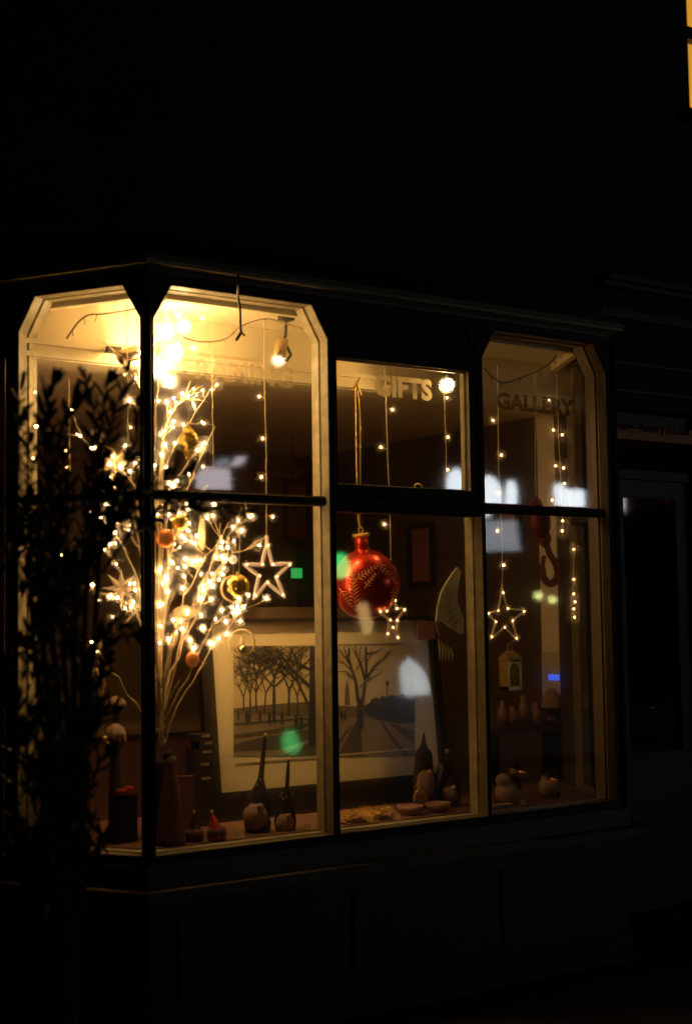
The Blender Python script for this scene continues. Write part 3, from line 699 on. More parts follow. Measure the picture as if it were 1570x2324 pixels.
# carved wing
t = thing('wooden_wing', at(1020, 1400, .42), 'pale carved wooden wing leaning at the jamb of the middle pane', 'ornament')
YWg = .42
main = [(1038,1288),(1046,1296),(1042,1320),(1038,1345),(1039,1368),(1046,1390),(1052,1404),(1052,1440),(1040,1436),(1020,1424),(1004,1410),(990,1413),(993,1382),(1001,1346),(1010,1328),(1018,1316),(1028,1300)]
mb = MB(); mb.prism([at(x, y, YWg) for x, y in main], (0,.012,0)); mb.build('wing_top', M_wood, t)
mb = MB()
for k in range(9):
    x0, y0 = 990+k*6.6, 1408+k*4.6
    mb.prism([at(x0, y0, YWg-.006), at(x0+6, y0+3, YWg-.006), at(x0+9, y0+28, YWg-.006), at(x0+6, y0+34, YWg-.006), at(x0+2, y0+24, YWg-.006)], (0,.008,0))
mb.build('lower_feathers', M_woodd, t)
mb = MB()
for k in range(5):
    x0 = 994+k*7
    mb.tube([at(x0, 1452+k*4, YWg+.004), at(x0+4, 1475+k*3, YWg+.004), at(x0+2, 1500, YWg+.004)], [.002, .005, .001], 6)
mb.build('tail_feathers', M_wood, t)
mb = MB()
for (x, y, a) in ((1012,1340,.6),(1013,1358,.7),(1016,1374,.8),(1020,1390,.9),(1026,1404,1.),(1035,1414,1.1)):
    mb.tube([at(x-8, y+10, YWg-.003), at(x-3, y+1, YWg-.004), at(x+4, y-5, YWg-.004), at(x+9, y-6, YWg-.003)], [.0012, .0038, .003, .001], 6)
mb.build('carved_grooves', M_woodd, t)

# lantern
c = at(1158, 1530, .36); w_ = px(22, 6.8); D_ = .03; h1 = at(1158, 1496, .36).z; h0 = at(1158, 1566, .36).z
t = thing('lantern', V((c.x, c.y, h0)), 'small gold lantern with an arched opening under the bulb star', 'lantern')
mb = MB()
arch = []; ra = w_*.66
zc = h1 - .020 - ra
arc = [(ra*math.cos(a), zc+ra*math.sin(a)) for a in [math.pi*k/12 for k in range(13)]]
inner = [(ra, h0+.02)] + arc + [(-ra, h0+.02)]
outer = []
for (x, z) in inner:
    if z <= h0+.021: outer.append((math.copysign(w_, x), h0))
    else:
        s_ = (x/ra); outer.append((max(-w_, min(w_, x*1.9)), min(h1, zc + (z-zc)*1.9) if z > zc+.001 else z))
for yy, flip in ((c.y-D_, 0), (c.y+D_, 1)):
    ri = [V((c.x+x, yy, z)) for x, z in inner]; ro = [V((c.x+x, yy, z)) for x, z in outer]
    mb.loops([ri, ro], False)
ri0 = [V((c.x+x, c.y-D_, z)) for x, z in inner]; ri1 = [V((c.x+x, c.y+D_, z)) for x, z in inner]
mb.loops([ri0, ri1], False); mb.loops([[V((c.x+x, c.y-D_, z)) for x, z in outer], [V((c.x+x, c.y+D_, z)) for x, z in outer]], False)
mb.box((c.x-w_, c.y-D_, h0-.001), (c.x+w_, c.y+D_, h0+.018)); mb.box((c.x-w_, c.y-D_, h1-.012), (c.x+w_, c.y+D_, h1+.001))
mb.build('case', M_gold, t)
mb = MB(); mb.loops([[V((c.x+sx*w_*1.1, c.y+sy*D_*1.2, h1+.002)) for sx, sy in ((-1,-1),(1,-1),(1,1),(-1,1))], [V((c.x+sx*w_*.4, c.y+sy*D_*.4, h1+.040)) for sx, sy in ((-1,-1),(1,-1),(1,1),(-1,1))]], True, True, True); mb.build('roof', M_gold, t)
mb = MB(); mb.tube([V((c.x, c.y, h1+.058)) + V((.014*math.cos(a),0,.02*math.sin(a))) for a in [2*math.pi*k/14 for k in range(14)]], .0022, 5, closed=True)
mb.tube([V((c.x,c.y,h1+.076)), at(1166,1452,.30)], .0012, 5); mb.build('ring', M_gold, t)
mb = MB(); mb.lathe([(.010,0),(.010,.05),(0,.052)], (c.x, c.y, h0+.018), n=10); mb.build('candle', M_snow, t)

# red curled ornament
t = thing('red_hanging_ornament', at(1232, 1200, .42), 'dull red glittered ornament with a curled tail beside the white panel', 'ornament')
mb = MB(); mb.sphere(at(1226, 1188, .42), px(30, 7.), 16, 12, (1.0,.6,1.15), wob=.10); mb.sphere(at(1215, 1150, .42), px(20, 7.), 12, 10, (1.,.6,1.1), wob=.1); mb.sphere(at(1236, 1222, .42), px(18, 7.), 12, 10, (1.,.6,1.2), wob=.1); mb.build('body', M_redm, t, True)
mb = MB(); mb.tube(smooth([at(x, y, .42) for x, y in [(1238,1228),(1246,1256),(1260,1278),(1266,1302),(1258,1320),(1244,1324),(1232,1308),(1230,1285),(1234,1262)]], 4), [.016]*8+[.020]*12+[.018]*8+[.012]*5, 10); mb.build('tail', M_redm, t, True)
mb = MB(); mb.tube([at(1215,1140,.42), at(1213, 900, .42), at(1213, 838, .42)], .001, 4); mb.build('thread', M_wire, t)

# ------------------------------------------------------------------ the big framed print
YP = .575
LEAN = .111
def pp(x, y, o=0.):      # on the leaning picture plane, flattened; leaned back after building
    d = ray(x, y); z0 = .7425
    t = (YP - o + LEAN*(CAM.z - z0) - CAM.y) / (d.y - LEAN*d.z)
    p = CAM + d*t; return V((p.x, YP-o, p.z))
def lean(ob):
    o = ORG[ob.name]
    for v in ob.data.vertices: v.co.y += LEAN*(v.co.z + o.z - .7425)
    return ob
TL, TR_, BR_, BL_ = (484,1412), (978,1414), (992,1800), (498,1802)
x0, x1 = pp(485,1600).x, pp(984,1600).x; zt_, zb_ = pp(700,1411).z, .748
fr_l, fr_r, fr_b = .060, .045, .135
pic = thing('framed_print', V(((x0+x1)/2, YP, zb_)), 'large dark-framed print of bare trees and a clock tower with pale mount', 'framed print')
mb = MB()
for a, b in (((x0-fr_l, YP-.022, zb_), (x0, YP+.02, zt_+.018)), ((x1, YP-.022, zb_), (x1+fr_r, YP+.02, zt_+.018)), ((x0+.0005, YP-.022, zb_), (x1-.0005, YP+.02, zb_+fr_b-.02)), ((x0+.0005, YP-.022, zt_), (x1-.0005, YP+.02, zt_+.018))): mb.box(a, b)
lean(mb.build('frame', M_black, pic))
mb = MB(); mb.box((x0+.001, YP+.002, zb_+fr_b-.0195), (x1-.001, YP+.012, zt_-.0005)); lean(mb.build('mount', M_mat, pic))
# print: sky, ground and silhouettes as thin printed layers
PL, PR, PT, PB = 530, 941, 1466, 1716
mb = MB()
def layer(pts, o, m):
    mb.m = m; P = [pp(x, y, o) for x, y in pts]; mb.add(P, [tuple(range(len(P)))])
layer([(PL,PT),(PR,PT),(PR,1620),(PL,1620)], .0, 0)
layer([(PL,1620),(PR,1620),(PR,PB),(PL,PB)], .0, 1)
layer([(PL,1608),(600,1600),(700,1592),(760,1596),(770,1602),(805,1603),(848,1598),(860,1590),(900,1588),(PR,1580),(PR,1636),(900,1634),(860,1628),(760,1626),(PL,1622)], .0010, 4)
layer([(826,1612),(832,1598),(840,1594),(843,1586),(856,1583),(860,1587),(866,1580),(880,1582),(886,1577),(905,1580),(912,1575),(925,1578),(PR,1573),(PR,1640),(900,1642),(860,1634),(838,1626)], .0014, 2)
layer([(782,1600),(783,1562),(787,1548),(788,1538),(789,1548),(792,1562),(794,1600)], .0012, 4)
for k in range(14):
    x = 852+k*6.4; layer([(x,1582-k*.4),(x+1,1582-k*.4-5*rnd()-2),(x+2,1582-k*.4)], .0016, 2)
layer([(877,1585),(877.6,1546),(879.4,1546),(880,1585)], .0016, 2); layer([(874,1556),(883,1556),(882,1546),(875,1546)], .0018, 2); layer([(878,1546),(878.8,1538),(879.6,1546)], .0018, 2)
# long shadows on the path
for q in ([(806,1640),(818,1640),(822,1716),(796,1716),(764,1716),(790,1672)], [(862,1640),(868,1640),(915,1700),(930,1716),(918,1716),(895,1690)], [(880,1640),(PR,1660),(PR,1690),(905,1662)],
          [(PL,1641),(640,1633),(700,1628),(700,1632),(640,1638),(PL,1647)], [(PL,1668),(620,1655),(700,1640),(742,1632),(742,1640),(660,1660),(PL,1676)], [(PL,1690),(600,1672),(670,1662),(742,1648),(742,1662),(640,1700),(PL,1706)], [(640,1716),(690,1690),(742,1680),(742,1716)], [(764,1700),(790,1660),(800,1646),(796,1646),(764,1684)]):
    layer(q, .0010, 3)
layer([(690,1630),(742,1620),(742,1640),(700,1640)], .0012, 3)
def inktree(x, y, ang, L, w, dep, o=.0022, m=2, spread=.5):
    if dep == 0 or L < 3: return
    ex, ey = x+math.cos(ang)*L, y-math.sin(ang)*L
    nx, ny = math.sin(ang), math.cos(ang); w2 = w*.72
    def cl(px_, py_): return (min(PR, max(PL, px_)), min(PB, max(PT, py_)))
    if not (PL-4 < ex < PR+4 and ey > PT-3): 
        ex, ey = cl(ex, ey)
        if dep < 3: return
    layer([cl(x-nx*w/2, y-ny*w/2), cl(x+nx*w/2, y+ny*w/2), cl(ex+nx*w2/2, ey+ny*w2/2), cl(ex-nx*w2/2, ey-ny*w2/2)], o+.0001*dep, m)
    k = 2 if rnd() < .75 else 3
    for i in range(k):
        a = ang + (i-(k-1)/2)*spread*(1.1+rnd()*.6) + (rnd()-.5)*.25
        inktree(ex, ey, a, L*(.66+rnd()*.22), w2, dep-1, o, m, spread)
random.seed(5)
def stroke(pts, w0, w1, o=.0030, m=2):
    q = [(709.3+a*.25297, 1418.5+b*.25297) for a, b in pts]; n = len(q)
    for i in range(n-1):
        (xa, ya), (xb, yb) = q[i], q[i+1]; L_ = math.hypot(xb-xa, yb-ya); nx, ny = (yb-ya)/L_, -(xb-xa)/L_
        wa = (w0+(w1-w0)*i/(n-1))/2; wb = (w0+(w1-w0)*(i+1)/(n-1))/2
        layer([(xa-nx*wa, ya-ny*wa), (xa+nx*wa, ya+ny*wa), (xb+nx*wb, yb+ny*wb), (xb-nx*wb, yb-ny*wb)], o+.0001*i, m)
stroke([(425,930),(425,760),(425,660)], 15, 13); stroke([(412,700),(400,620),(385,500),(345,380),(320,290),(328,200)], 9, 4.5, .0034); stroke([(440,700),(455,620),(470,500),(445,400),(400,290),(380,190)], 8, 2.5, .0034)
for q_, a_, b_ in (([(345,380),(310,300),(280,196)],5,2.6), ([(480,480),(480,330),(478,190)],6,3.5), ([(485,470),(560,360),(640,300),(700,230)],5,2.), ([(485,500),(560,460),(625,420)],4,1.3), ([(320,340),(300,300),(240,210)],3.5,1.4),
    ([(360,470),(300,415),(214,418)],3.5,1.3), ([(340,400),(280,340),(214,318)],3,1.2), ([(490,260),(570,240),(630,200)],4,1.5), ([(450,400),(425,320),(420,240),(440,190)],3,1.4), ([(385,400),(430,345),(470,300)],2.6,1.5), ([(420,560),(440,540),(460,520)],3,3),
    ([(640,300),(660,250),(690,235)],2,.8), ([(300,300),(280,290),(225,215)],2,1), ([(560,360),(600,310),(610,270)],2,.8), ([(300,430),(330,470),(365,480)],2,2), ([(400,290),(370,240),(350,195)],2,1), ([(520,420),(560,400),(640,398)],2,.8), ([(480,330),(520,280),(530,200)],2.4,1), ([(280,340),(250,300),(216,290)],1.6,.8), ([(440,300),(470,250),(470,195)],1.8,1)):
    stroke(q_, a_, b_)
inktree(622, 1640, 1.57, 75, 9, 1); inktree(622, 1568, 1.57, 34, 6, 7, spread=.6); inktree(622, 1560, 2.3, 42, 4, 6); inktree(622, 1560, .8, 42, 4, 6)
inktree(553, 1612, 1.57, 30, 4, 6, spread=.45); inktree(568, 1615, 1.57, 40, 4.5, 6, spread=.4); inktree(582, 1615, 1.6, 46, 4.5, 6, spread=.4); inktree(600, 1618, 1.5, 46, 4, 6); inktree(655, 1625, 1.55, 60, 6, 6, spread=.5); inktree(676, 1625, 1.6, 46, 4, 6, spread=.6)
layer([(703,PT),(716,PT),(714,1520),(716,1580),(742,1650),(742,1690),(700,1690),(702,1560)], .0030, 2)
layer([(716,PT),(742,PT),(742,1655),(716,1640)], .0026, 3)
inktree(706, 1560, 2.4, 60, 8, 6, o=.003); inktree(706, 1520, 2.7, 46, 5, 5, o=.003); inktree(700, 1600, 2.0, 60, 6, 6, o=.003)
for (x, y, s) in ((541,1618,1),(560,1620,1.2),(566,1622,1.2),(612,1624,1.3),(640,1622,1.3),(775,1618,1.),(783,1619,1.),(672,1632,1.5),(684,1634,1.5),(860,1618,.9),(590,1620,1.)):
    layer([(x-3*s,y+16*s),(x-2.6*s,y),(x-1.2*s,y-6*s),(x,y-8*s),(x+1.2*s,y-6*s),(x+2.6*s,y),(x+3*s,y+16*s),(x+.6*s,y+16*s),(x,y+4*s),(x-.6*s,y+16*s)], .0036, 2)
lean(mb.build('print', [M_sky, M_pground, M_ink, M_ink2, M_ink3], pic))
mb = MB(); mb.m = 0; mb.box((pp(PL-3,1600).x, YP-.0015, pp(700,PT-0).z), (pp(PR+3,1600).x, YP+.002, pp(700,PT-4).z)); mb.box((pp(PL-3,1600).x, YP-.0015, pp(700,PB+5).z), (pp(PR+3,1600).x, YP+.002, pp(700,PB+1).z)); lean(mb.build('mount_edge', M_disc, pic))
mb = MB(); mb.quad((x0, YP-.012, zb_+fr_b-.02), (x1, YP-.012, zb_+fr_b-.02), (x1, YP-.012, zt_), (x0, YP-.012, zt_)); lean(mb.build('picture_glass', M_glass2, pic))
# price card
mb = MB(); mb.box((pp(938,1430).x, YP-.034, pp(940,1452).z), (pp(976,1430).x, YP-.030, pp(940,1410).z)); tag(lean(mb.build('price_card', M_pink)), 'small pinkish card on the top corner of the framed print', 'card')

# ------------------------------------------------------------------ figures on the display bed
BED = .7425
def gnome(tip, base, wpx, beard, Y, label, hatm, beardm, hp=.22, r_tip=.006, cone=False):
    g = at(base[0], base[1], Y); g.z = BED
    t = thing('gnome', g, label, 'gnome', 'felt gnomes in the window')
    tp = at(tip[0], tip[1], Y); bc = at(beard[0], beard[1], Y); rb = px(beard[2]*1.12, 6.3)
    w = px(wpx, 6.3)
    mb = MB(); random.seed(int(tip[0]))
    for k in range(16):
        f_ = .04+.4*rnd(); a_ = rnd()*6.28; q_ = V((g.x, g.y, bc.z+rb*.35)).lerp(tp, f_); rr_ = w*(1.02-f_*1.0)
        mb.sphere(q_+V((math.cos(a_)*rr_, math.sin(a_)*rr_, 0)), .0028, 6, 4)
    mb.build('hat_trim', M_gold, t)
    # body
    mb = MB(); mb.lathe([(.0,0),(w*1.0,0),(w*1.12,.03),(w*1.0,max(.05,(bc.z-BED)*.9)),(w*.7,bc.z-BED+rb*.6)], g, n=20, wob=.03); mb.build('body', M_felt2, t, True)
    hb = V((g.x, g.y, bc.z+rb*.35)); axv = tp-hb; H = axv.length
    if cone:
        mb = MB(); mb.lathe([(w*1.1,-.004),(w*1.05,.004),(w*.55,H*.5),(.001,H)], hb, axv, 20); mb.build('hat', hatm, t, True)
    else:
        mb = MB(); mb.lathe([(w*1.12,-.012),(w*1.1,.0),(w*1.0,H*.12),(w*.84,H*hp),(w*.42,H*(hp+.12)),(w*.24,H*(hp+.22)),(w*.17,H*.85),(r_tip*.8,H*.97),(.001,H)], hb, axv, 20, wob=.06); mb.build('hat', hatm, t, True)
    mb = MB(); mb.sphere(bc + V((-.01,-w*.55,0)), rb, 20, 14, (1,.8,beard[3]), wob=.09); mb.build('beard', beardm, t, True)
    mb = MB(); mb.sphere(bc + V((-.012,-w*.55-rb*.72,rb*beard[3]*.80)), rb*.26, 12, 8); mb.build('nose', M_skin, t, True)
    mb = MB(); mb.sphere(tp, r_tip, 12, 8); mb.build('pompom', M_beard if r_tip > .007 else M_gold, t, True)
    return t
gnome((602,1668), (585,1892), 26, (577,1852,25,1.05), .24, 'gnome with a very tall thin dark hat in front of the print', M_felt, M_beard)
gnome((655,1722), (648,1893), 21, (645,1868,19,1.1), .20, 'shorter gnome with a thin dark hat, next to the tallest one', M_felt, M_beard)
gnome((961,1660), (962,1818), 24, (962,1777,21,1.5), .34, 'gnome with a fat round-topped hat and long egg-shaped beard', M_felt, M_beard, r_tip=.004, hp=.55)
gnome((1015,1705), (1018,1826), 25, (1016,1800,19,1.0), .32, 'gnome with a ball on its spotted hat, beside the middle jamb', M_felt, M_beard, r_tip=.012, hp=.3)
gnome((481,1842), (492,1914), 18, (492,1903,9,.8), .14, 'tiny gnome with a bright red cone hat near the glass', M_redfelt, M_felt2, r_tip=.007, cone=True)
gnome((440,1843), (442,1914), 17, (443,1900,8,.8), .17, 'tiny gnome with a dark cone hat left of the red one', M_felt, M_felt2, r_tip=.007, cone=True)
# cloth wing beside the ball-hatted gnome
mb = MB(); c = at(998, 1745, .31); mb.sphere(c, px(10, 6.6), 12, 8, (1,.6,1.2)); mb.tube([at(998,1750,.31), at(996,1770,.31), at(993,1786,.31)], [.014, .008, .003], 8)
tag(mb.build('wooden_spoon', M_snow, None, True), 'pale spoon-shaped ornament standing between the two right gnomes', 'ornament')
# tall cone figure beside the corner post
g = at(388, 1925, .16); g.z = BED
t = thing('angel_figure', g, 'tall brown cloth angel standing just right of the corner post', 'figure')
hh = at(384, 1700, .16).z - BED
mb = MB(); mb.lathe([(.058,0),(.056,.02),(.038,hh*.5),(.02,hh*.80),(.012,hh*.84)], g, n=22, wob=.05); mb.build('robe', M_felt2, t, True)
mb = MB(); mb.sphere(g+V((0,0,hh*.90)), .022, 14, 10); mb.build('head', M_skin, t, True)
mb = MB(); mb.sphere(g+V((0,.006,hh*.925)), .025, 14, 10, (1,1,.9)); mb.build('hair', M_felt, t, True)
# card box, book pile
mb = MB(); p = at(412, 1846, .34); mb.box((p.x-.05, .33, BED+.002), (p.x+.055, .36, at(412,1762,.34).z)); tag(mb.build('gift_box', M_pink), 'flat pinkish gift box behind the cloth angel', 'box')
zz = BED
for i, (xc, yt, wd, m, lab) in enumerate(((448,1760,44,M_felt,'thick dark book at the bottom of the pile by the print'),(446,1728,40,M_felt,'thick book in the middle of the pile by the print'),(450,1700,46,M_felt,'wide thin book above the middle of the pile'),(455,1680,34,M_felt,'narrow book second from the top of the pile'),(448,1664,40,M_felt,'dark book on top of the pile by the print'))):
    z1 = at(xc, yt, .55).z; p = at(xc, yt, .55); w2 = px(wd/2, 6.3)
    mb = MB(); mb.box((p.x-w2, .50, zz+.0008), (p.x+w2*.9, .57, z1)); mb.m = 1; mb.box((p.x-w2*.2, .4985, z1-.5*(min(.03,z1-zz))), (p.x+w2*.84, .4998, z1-.004))
    zz = z1
    tag(mb.build('book', [m, M_paper]), lab, 'book', 'book pile beside the print')
# dishes, basket, tinsel
def dish(xc, yc, w, Y, label):
    g = at(xc, yc, Y); g.z = BED; r = px(w/2, 6.3)
    mb = MB(); mb.lathe([(0,.001),(r*.72,.001),(r*.95,.025),(r,.042),(r*.95,.042),(r*.88,.026),(r*.6,.012),(0,.010)], g, n=28); return tag(mb.build('dish', M_pot, None, True), label, 'dish', 'shallow clay dishes')
dish(931, 1858, 62, .21, 'shallow clay dish under the fat-hatted gnome, nearer the tinsel')
dish(994, 1852, 60, .20, 'shallow clay dish nearest the middle jamb')
g = at(957, 1845, .26); mb = MB(); mb.tube([V((g.x+.035*math.cos(a), .27+.0*a, BED+.046+.052*math.sin(a))) for a in [math.pi*k/14 for k in range(15)]], .0045, 8)
tag(mb.build('basket_handle', M_gold, None, True), 'gold hoop handle standing up between the two clay dishes', 'hoop')
mb = MB(); random.seed(3); P = []
for k in range(60):
    f = k/59; P.append(V((at(770+f*118, 1866, .17).x, .17+.03*math.sin(k*1.1), BED+.024+.018*math.sin(k*.9)+.008*rnd())))
mb.tube(P, .004, 5)
for p in P:
    for j in range(8): d = V((rnd()-.5, rnd()-.5, rnd()-.35)).normalized()*.022; mb.add([p, p+d, p+d*.9+V((.003,0,.002))], [(0,1,2)])
tag(mb.build('tinsel', M_goldm), 'gold tinsel lying along the bottom of the middle pane', 'tinsel')
mb = MB(); p = at(830, 1868, .22); mb.box((p.x-.14, .16, BED+.001), (p.x+.12, .30, BED+.018)); tag(mb.build('wrapped_tray', M_pot), 'low reddish tray under the gold tinsel', 'tray')
# snowmen
def snowman(base, r1, mid, r2, head, r3, Y, label, hatm):
    g = at(base[0], base[1], Y); g.z = BED
    t = thing('snowman', g, label, 'snowman', 'small ceramic snowmen')
    R1, R2, R3 = px(r1, 6.75), px(r2, 6.75), px(r3, 6.75)
    c1 = g + V((0,0,R1*.96)); c2 = at(mid[0], mid[1], Y); c3 = at(head[0], head[1], Y)
    mb = MB(); mb.sphere(c1, R1, 24, 16, (1,1,.98)); mb.sphere(c2, R2, 20, 14); mb.build('body', M_snow, t, True)
    mb = MB(); mb.sphere(c3, R3, 18, 12, (1.1,1,.95)); mb.build('head', M_snow, t, True)
    mb = MB(); mb.lathe([(.006,0),(.0008,.035)], c3+V((.005,-R3*.9,0)), (.3,-1,-.1), 8); mb.build('nose', M_oran, t)
    mb = MB(); mb.lathe([(R3*1.1,0),(R3*1.05,.008),(R3*.7,R3*.9),(0,R3*1.5)], c3+V((0,0,R3*.25)), (.5,0,1), 16); mb.sphere(c3+V((R3*.7,0,R3*1.7)), .007, 10, 8); mb.build('hat', hatm, t, True)
    mb = MB(); a = (c2+c3)/2; mb.tube([a+V((R2*.7*math.cos(q), R2*.7*math.sin(q), -.004*math.sin(3*q))) for q in [2*math.pi*k/14 for k in range(14)]], .006, 8, closed=True)
    mb.tube([a+V((R2*.5,-R2*.6,0)), a+V((R2*.9,-R2*.8,-.03)), a+V((R2*1.2,-R2*.8,-.06))], [.006,.009,.005], 8); mb.build('scarf', M_felt, t, True)
    for i, s in enumerate((-1, 1)):
        mb = MB(); mb.sphere(c3+V((s*R3*.35-.003,-R3*.9,R3*.2)), .003, 8, 6); mb.build('eye', M_black, t)
    return t
snowman((1148,1838), 25, (1141,1772), 17, (1168,1750), 12, .22, 'ceramic snowman made of two big balls near the mullion', M_felt)
snowman((1246,1832), 24, (1243,1790), 18, (1240,1767), 13, .26, 'smaller dim snowman near the end pane', M_felt)
mb = MB(); p = at(1128,1838,.14); mb.box((p.x-.04, .125, BED+.001), (p.x+.085, .165, BED+.012)); tag(mb.build('price_ticket', M_snow), 'small pale ticket lying before the two-ball snowman', 'ticket')
# left canted pane, low
P = smooth([at(x, y, .40) for x, y in [(208,1556),(214,1546),(222,1524),(230,1545),(231,1568),(226,1590)]], 4)
t = thing('gold_swan', V((P[0].x, P[0].y, P[0].z)), 'gold curved bird ornament behind the shrub in the canted pane', 'ornament')
mb = MB(); mb.tube(P, [.008]*6+[.017]*9+[.010]*(len(P)-15), 10); mb.build('curved_body', M_gold, t, True)
mb = MB(); mb.lathe([(.009,0),(.001,.05)], at(213,1553,.40), (-1,0,-.1), 8); mb.build('beak', M_gold, t, True)
c = at(264, 1600, .40); t = thing('toadstool', V((c.x,c.y,BED)), 'brown-capped wooden toadstool in the canted pane', 'ornament')
mb = MB(); mb.lathe([(.0,-.002),(.042,0),(.040,.014),(.026,.032),(0,.04)], c+V((0,0,-.004)), n=20); mb.build('cap', M_snow, t, True)
mb = MB(); mb.lathe([(.03,0),(.018,.05),(.014,c.z-BED)], (c.x,c.y,BED), n=14); mb.build('stalk', M_felt2, t, True)
c = at(262, 1672, .36); t = thing('owl_ornament', c, 'plump pale owl ornament with gold trim beside the corner post', 'ornament')
mb = MB(); mb.sphere(c, px(26, 5.7), 18, 12, (1.,.9,1.15), wob=.03); mb.build('body', M_snow, t, True)
mb = MB()
for k in range(6): mb.lathe([(.009,0),(.001,.05)], c+V((-.03+.008*k,-.034,.01)), (-.2+.1*k,0,-1), 6)
mb.build('wing_feathers', M_felt2, t, True)
mb = MB(); mb.sphere(at(238,1676,.32), .011, 10, 8); mb.sphere(at(246,1690,.32), .012, 10, 8); mb.build('gold_trim', M_gold, t, True)
mb = MB(); mb.sphere(at(288,1662,.37), .014, 10, 8); mb.build('tail', M_felt2, t, True)
mb = MB(); mb.lathe([(.035,0),(.03,.01),(.02,at(262,1700,.36).z-BED)], V((c.x,c.y,BED)), n=16); mb.build('stand', M_felt, t, True)
mb = MB(); c = at(284, 1796, .30); mb.sphere(c+V((-.016,0,0)), .017, 10, 8, (1.3,.6,.7)); mb.sphere(c+V((.018,0,.006)), .017, 10, 8, (1.3,.6,.8)); mb.sphere(c, .009, 10, 8)
tag(mb.build('red_bow', M_redfelt, None, True), 'bright red bow low in the canted pane', 'bow')
mb = MB(); c = at(284, 1840, .31); mb.box((c.x-.045, .30, BED+.001), (c.x+.05, .36, at(284,1804,.31).z)); tag(mb.build('parcel', M_felt), 'dark wrapped parcel carrying the red bow', 'parcel')
g = at(140, 1850, .50); g.z = BED
t = thing('santa_figure', g, 'large dim brown bearded figure behind the shrub in the canted pane', 'figure')
H = at(140, 1690, .50).z - BED
mb = MB(); mb.lathe([(.085,0),(.09,.04),(.07,H*.45),(.04,H*.6)], g, n=20, wob=.04); mb.build('coat', M_felt2, t, True)
mb = MB(); mb.sphere(g+V((0,0,H*.70)), .042, 16, 12); mb.build('head', M_skin, t, True)
mb = MB(); mb.sphere(g+V((0,-.03,H*.58)), .045, 14, 10, (1,.7,1.2), wob=.1); mb.build('beard', M_beard, t, True)
mb = MB(); mb.lathe([(.046,0),(.044,.02),(.02,.07),(.0,.10)], g+V((0,0,H*.78)), (.2,0,1), 16); mb.build('hat', M_redfelt, t, True)
# ------------------------------------------------------------------ things deeper in the shop
t = thing('counter', (1.2, 2.5, 0), 'long dim shop counter deep in the room', 'counter')
mb = MB(); mb.box((-.8, 2.2, .012), (1.9, 2.8, 1.0)); mb.build('cabinet', M_felt2, t)
mb = MB(); mb.box((-.85, 2.15, 1.0), (1.95, 2.85, 1.04)); mb.build('top', M_iwall, t)
p = at(650, 1392, 1.3); mb = MB(); mb.box((at(555,1392,1.3).x, 1.15, p.z-.03), (at(760,1392,1.3).x, 1.45, p.z+.03)); 
t = thing('display_table', (p.x, 1.3, 0), 'dim table edge behind the framed print', 'table'); mb.build('top', M_iwall, t)
mb = MB()
for sx in (.05, .95):
    xx = at(555,1392,1.3).x*(1-sx)+at(760,1392,1.3).x*sx; mb2 = MB(); mb2.box((xx-.02, 1.28, .012), (xx+.02, 1.32, p.z-.03)); mb2.build('leg', M_felt, t)
p = at(671, 1301, 2.0); mb = MB(); mb.box((p.x-.032, 1.98, p.z-.028), (p.x+.032, 2.0, p.z+.028)); t = thing('green_sign', p, 'small plain green lit sign deep in the shop beside the big star', 'sign'); mb.build('sign_face', M_greens, t)
mb = MB(); mb.box((p.x-.035, 2.0005, p.z-.031), (p.x+.035, 2.03, p.z+.031)); mb.tube([p+V((0,.015,.031)), V((p.x, 2.015, 2.699))], .0015, 6); mb.build('sign_case', M_black, t)
p = at(1163, 1342, 2.6); t = thing('table_lamp', (p.x, 2.6, 1.0), 'dim orange shaded lamp deep in the shop behind the bulb star', 'lamp')
mb = MB(); mb.lathe([(.19,-.06),(.15,.07)], p, n=24, cap=False); mb.build('shade', M_orange, t, True)
mb = MB(); mb.lathe([(.07,1.0-p.z),(.02,1.03-p.z),(.015,-.05)], p, n=14); mb.build('base', M_felt, t, True)
mb = MB(); mb.box((p.x-.35, 2.35, .012), (p.x+.35, 2.85, .999)); tag(mb.build('side_cabinet', M_felt), 'dark cabinet under the orange lamp', 'cabinet')
p = at(1214, 1500, 1.5); mb = MB(); mb.box((p.x-.07, 1.49, p.z-.07), (p.x+.07, 1.51, p.z+.07)); 
t = thing('pink_poster_stand', (p.x, 1.5, 0), 'plain pink card on a thin stand behind the gold lantern', 'display card'); mb.build('card', M_pink, t)
mb = MB(); mb.tube([(p.x,1.5,p.z-.07),(p.x,1.5,.012)], .008, 6); mb.build('pole', M_felt, t)
p = atx(1256, 1538, 2.90); t = thing('alarm_panel', p, 'cream control box with a bright blue screen on the white panel', 'control box')
mb = MB(); mb.box((2.885, p.y-.075, p.z-.16), (2.9045, p.y+.075, p.z+.14)); mb.build('case', M_plast, t)
y1_, y0_ = atx(1244,1538,2.883).y, atx(1268,1538,2.883).y
mb = MB(); mb.box((2.881, y0_, atx(1256,1544,2.88).z), (2.8845, y1_, atx(1256,1531,2.88).z)); mb.build('screen', M_blue, t)
